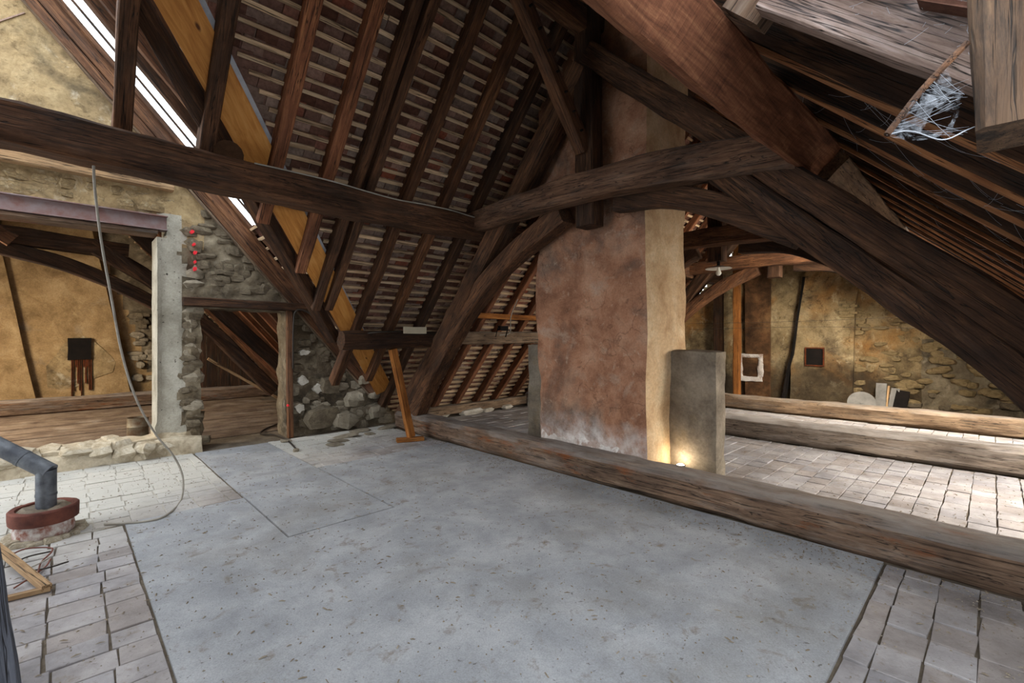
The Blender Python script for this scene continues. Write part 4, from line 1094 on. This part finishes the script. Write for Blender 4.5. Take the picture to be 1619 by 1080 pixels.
tube('socket', [lm.location + Vector((0, 0, .03)), lm.location + Vector((0, 0, .1))], .022, 'soot', lm, n=10)
tube('hook', [lm.location + Vector((0, 0, .1)), lm.location + Vector((.02, 0, .2)), lm.location + Vector((.15, 0, .24))], .006, 'soot', lm, n=6)
dl = at(1362, 637, X=XG - .35)
ds = tag(empty('grey_disc', dl), 'grey round disc leaning at the foot of the gable wall', 'disc')
o = lathe('disc_plate', [(0, -.02), (.2, -.02), (.225, -.01), (.225, .02), (.03, .025), (.03, .04), (0, .04)], 'disc', ds, n=32); o.rotation_euler = (0, math.radians(-62), math.radians(8))
for i, (px, w, mat, lab) in enumerate(((1392, .16, 'disc', 'grey slate slab leaning beside the disc at the gable wall'), (1401, .03, 'stick', 'thin light stick between the slabs by the gable wall'), (1409, .13, 'disc', 'second grey slab right of the thin stick'), (1420, .2, 'soot', 'black slab at the right end of the leaning row'))):
    p = at(px, 637, X=XG - .3)
    tag(beam('leaning_slab', [(p.x, p.y, 0), (p.x + .16, p.y - .02*i, .56 - .04*i)], w, .03, mat, up=(1, 0, 0), rough=.004), lab, 'slab')
p = at(1445, 656, X=XG - .4)
tag(tube('black_roll', [p + Vector((0, .42, -.06)), p + Vector((0, -.42, -.06))], .06, 'soot', n=12), 'long black roll lying along the foot of the gable wall', 'roll')
# rubble below the eave left of the chimney and at the foot of the door wall
def debris(name, pts, mat, lab, cat, grp):
    for i, (px, py, sx, sy, sz) in enumerate(pts):
        q = at(px, py, Z=sz*.35); o = stone(q, (sx, sy, sz), mat, None, name=name); yield tag(o, lab[i], cat, grp)
list(debris('rubble_block', [(688, 652, .3, .18, .17), (716, 645, .14, .14, .16), (746, 651, .45, .14, .12), (700, 655, .22, .2, .1), (770, 648, .3, .16, .08), (800, 643, .24, .2, .1), (775, 640, .5, .2, .08)], 'stone_pale',
    ['dark-sided wedge block beside the truss foot on the far floor', 'small upright pale brick on the rubble under the eave', 'long white mortar lump under the eave plate', 'low lump left of the white mortar lump', 'flat lump right of the white mortar lump', 'last pale lump before the chimney pier', 'flat piece behind the white mortar lump'], 'stone', 'rubble under the eave'))
list(debris('broken_tile', [(536, 697, .3, .16, .035), (545, 690, .34, .16, .04), (570, 681, .3, .12, .04), (530, 703, .22, .14, .03), (612, 676, .28, .12, .05), (585, 686, .16, .1, .03), (452, 697, .14, .12, .04), (468, 712, .07, .06, .05)], 'stone',
    ['broken grey slab at the foot of the rubble wall, middle of the heap', 'upper broken slab of the heap at the rubble wall', 'flat slab right of the heap at the rubble wall', 'lowest broken slab of the heap, nearest the screed', 'flat stone near the end of the floor beam', 'small flake between the slabs at the rubble wall', 'grey chip at the foot of the door post', 'white lump at the end of the floor cable'], 'stone', 'broken slabs at the wall foot'))
# straw, flakes and crumbs strewn on the floor
bm = bmesh.new(); rf = random.Random(9)
for k in range(5200):
    x, y = rf.uniform(-.8, 3.75), rf.uniform(-.3, 6.8)
    if rf.random() < .25: x, y = 3.76 - abs(rf.gauss(0, .18)), rf.uniform(-.3, 6)
    if rf.random() < .12: x, y = rf.uniform(4.2, 7), rf.uniform(-.5, 2.4)
    L, wd = rf.choice((.002, .003, .004, .005, .007, .012, .018)), rf.uniform(.0012, .004); a = rf.uniform(0, 6.3); z = .0085
    if rf.random() < .3: L = wd = rf.uniform(.0015, .005)
    c, s = math.cos(a), math.sin(a)
    vs = [bm.verts.new((x + c*p*L - s*q*wd, y + s*p*L + c*q*wd, z + h)) for p, q, h in ((-1, -1, 0), (1, -1, 0), (1, 1, 0), (-1, 1, 0), (0, 0, .004 + wd*.5))]
    for i in range(4): bm.faces.new((vs[i], vs[(i+1) % 4], vs[4]))
crumbs = stuff(from_bm('floor_crumbs', bm, 'flake')); tag(crumbs, 'straw flakes and crumbs strewn over the dusty floor', 'debris')
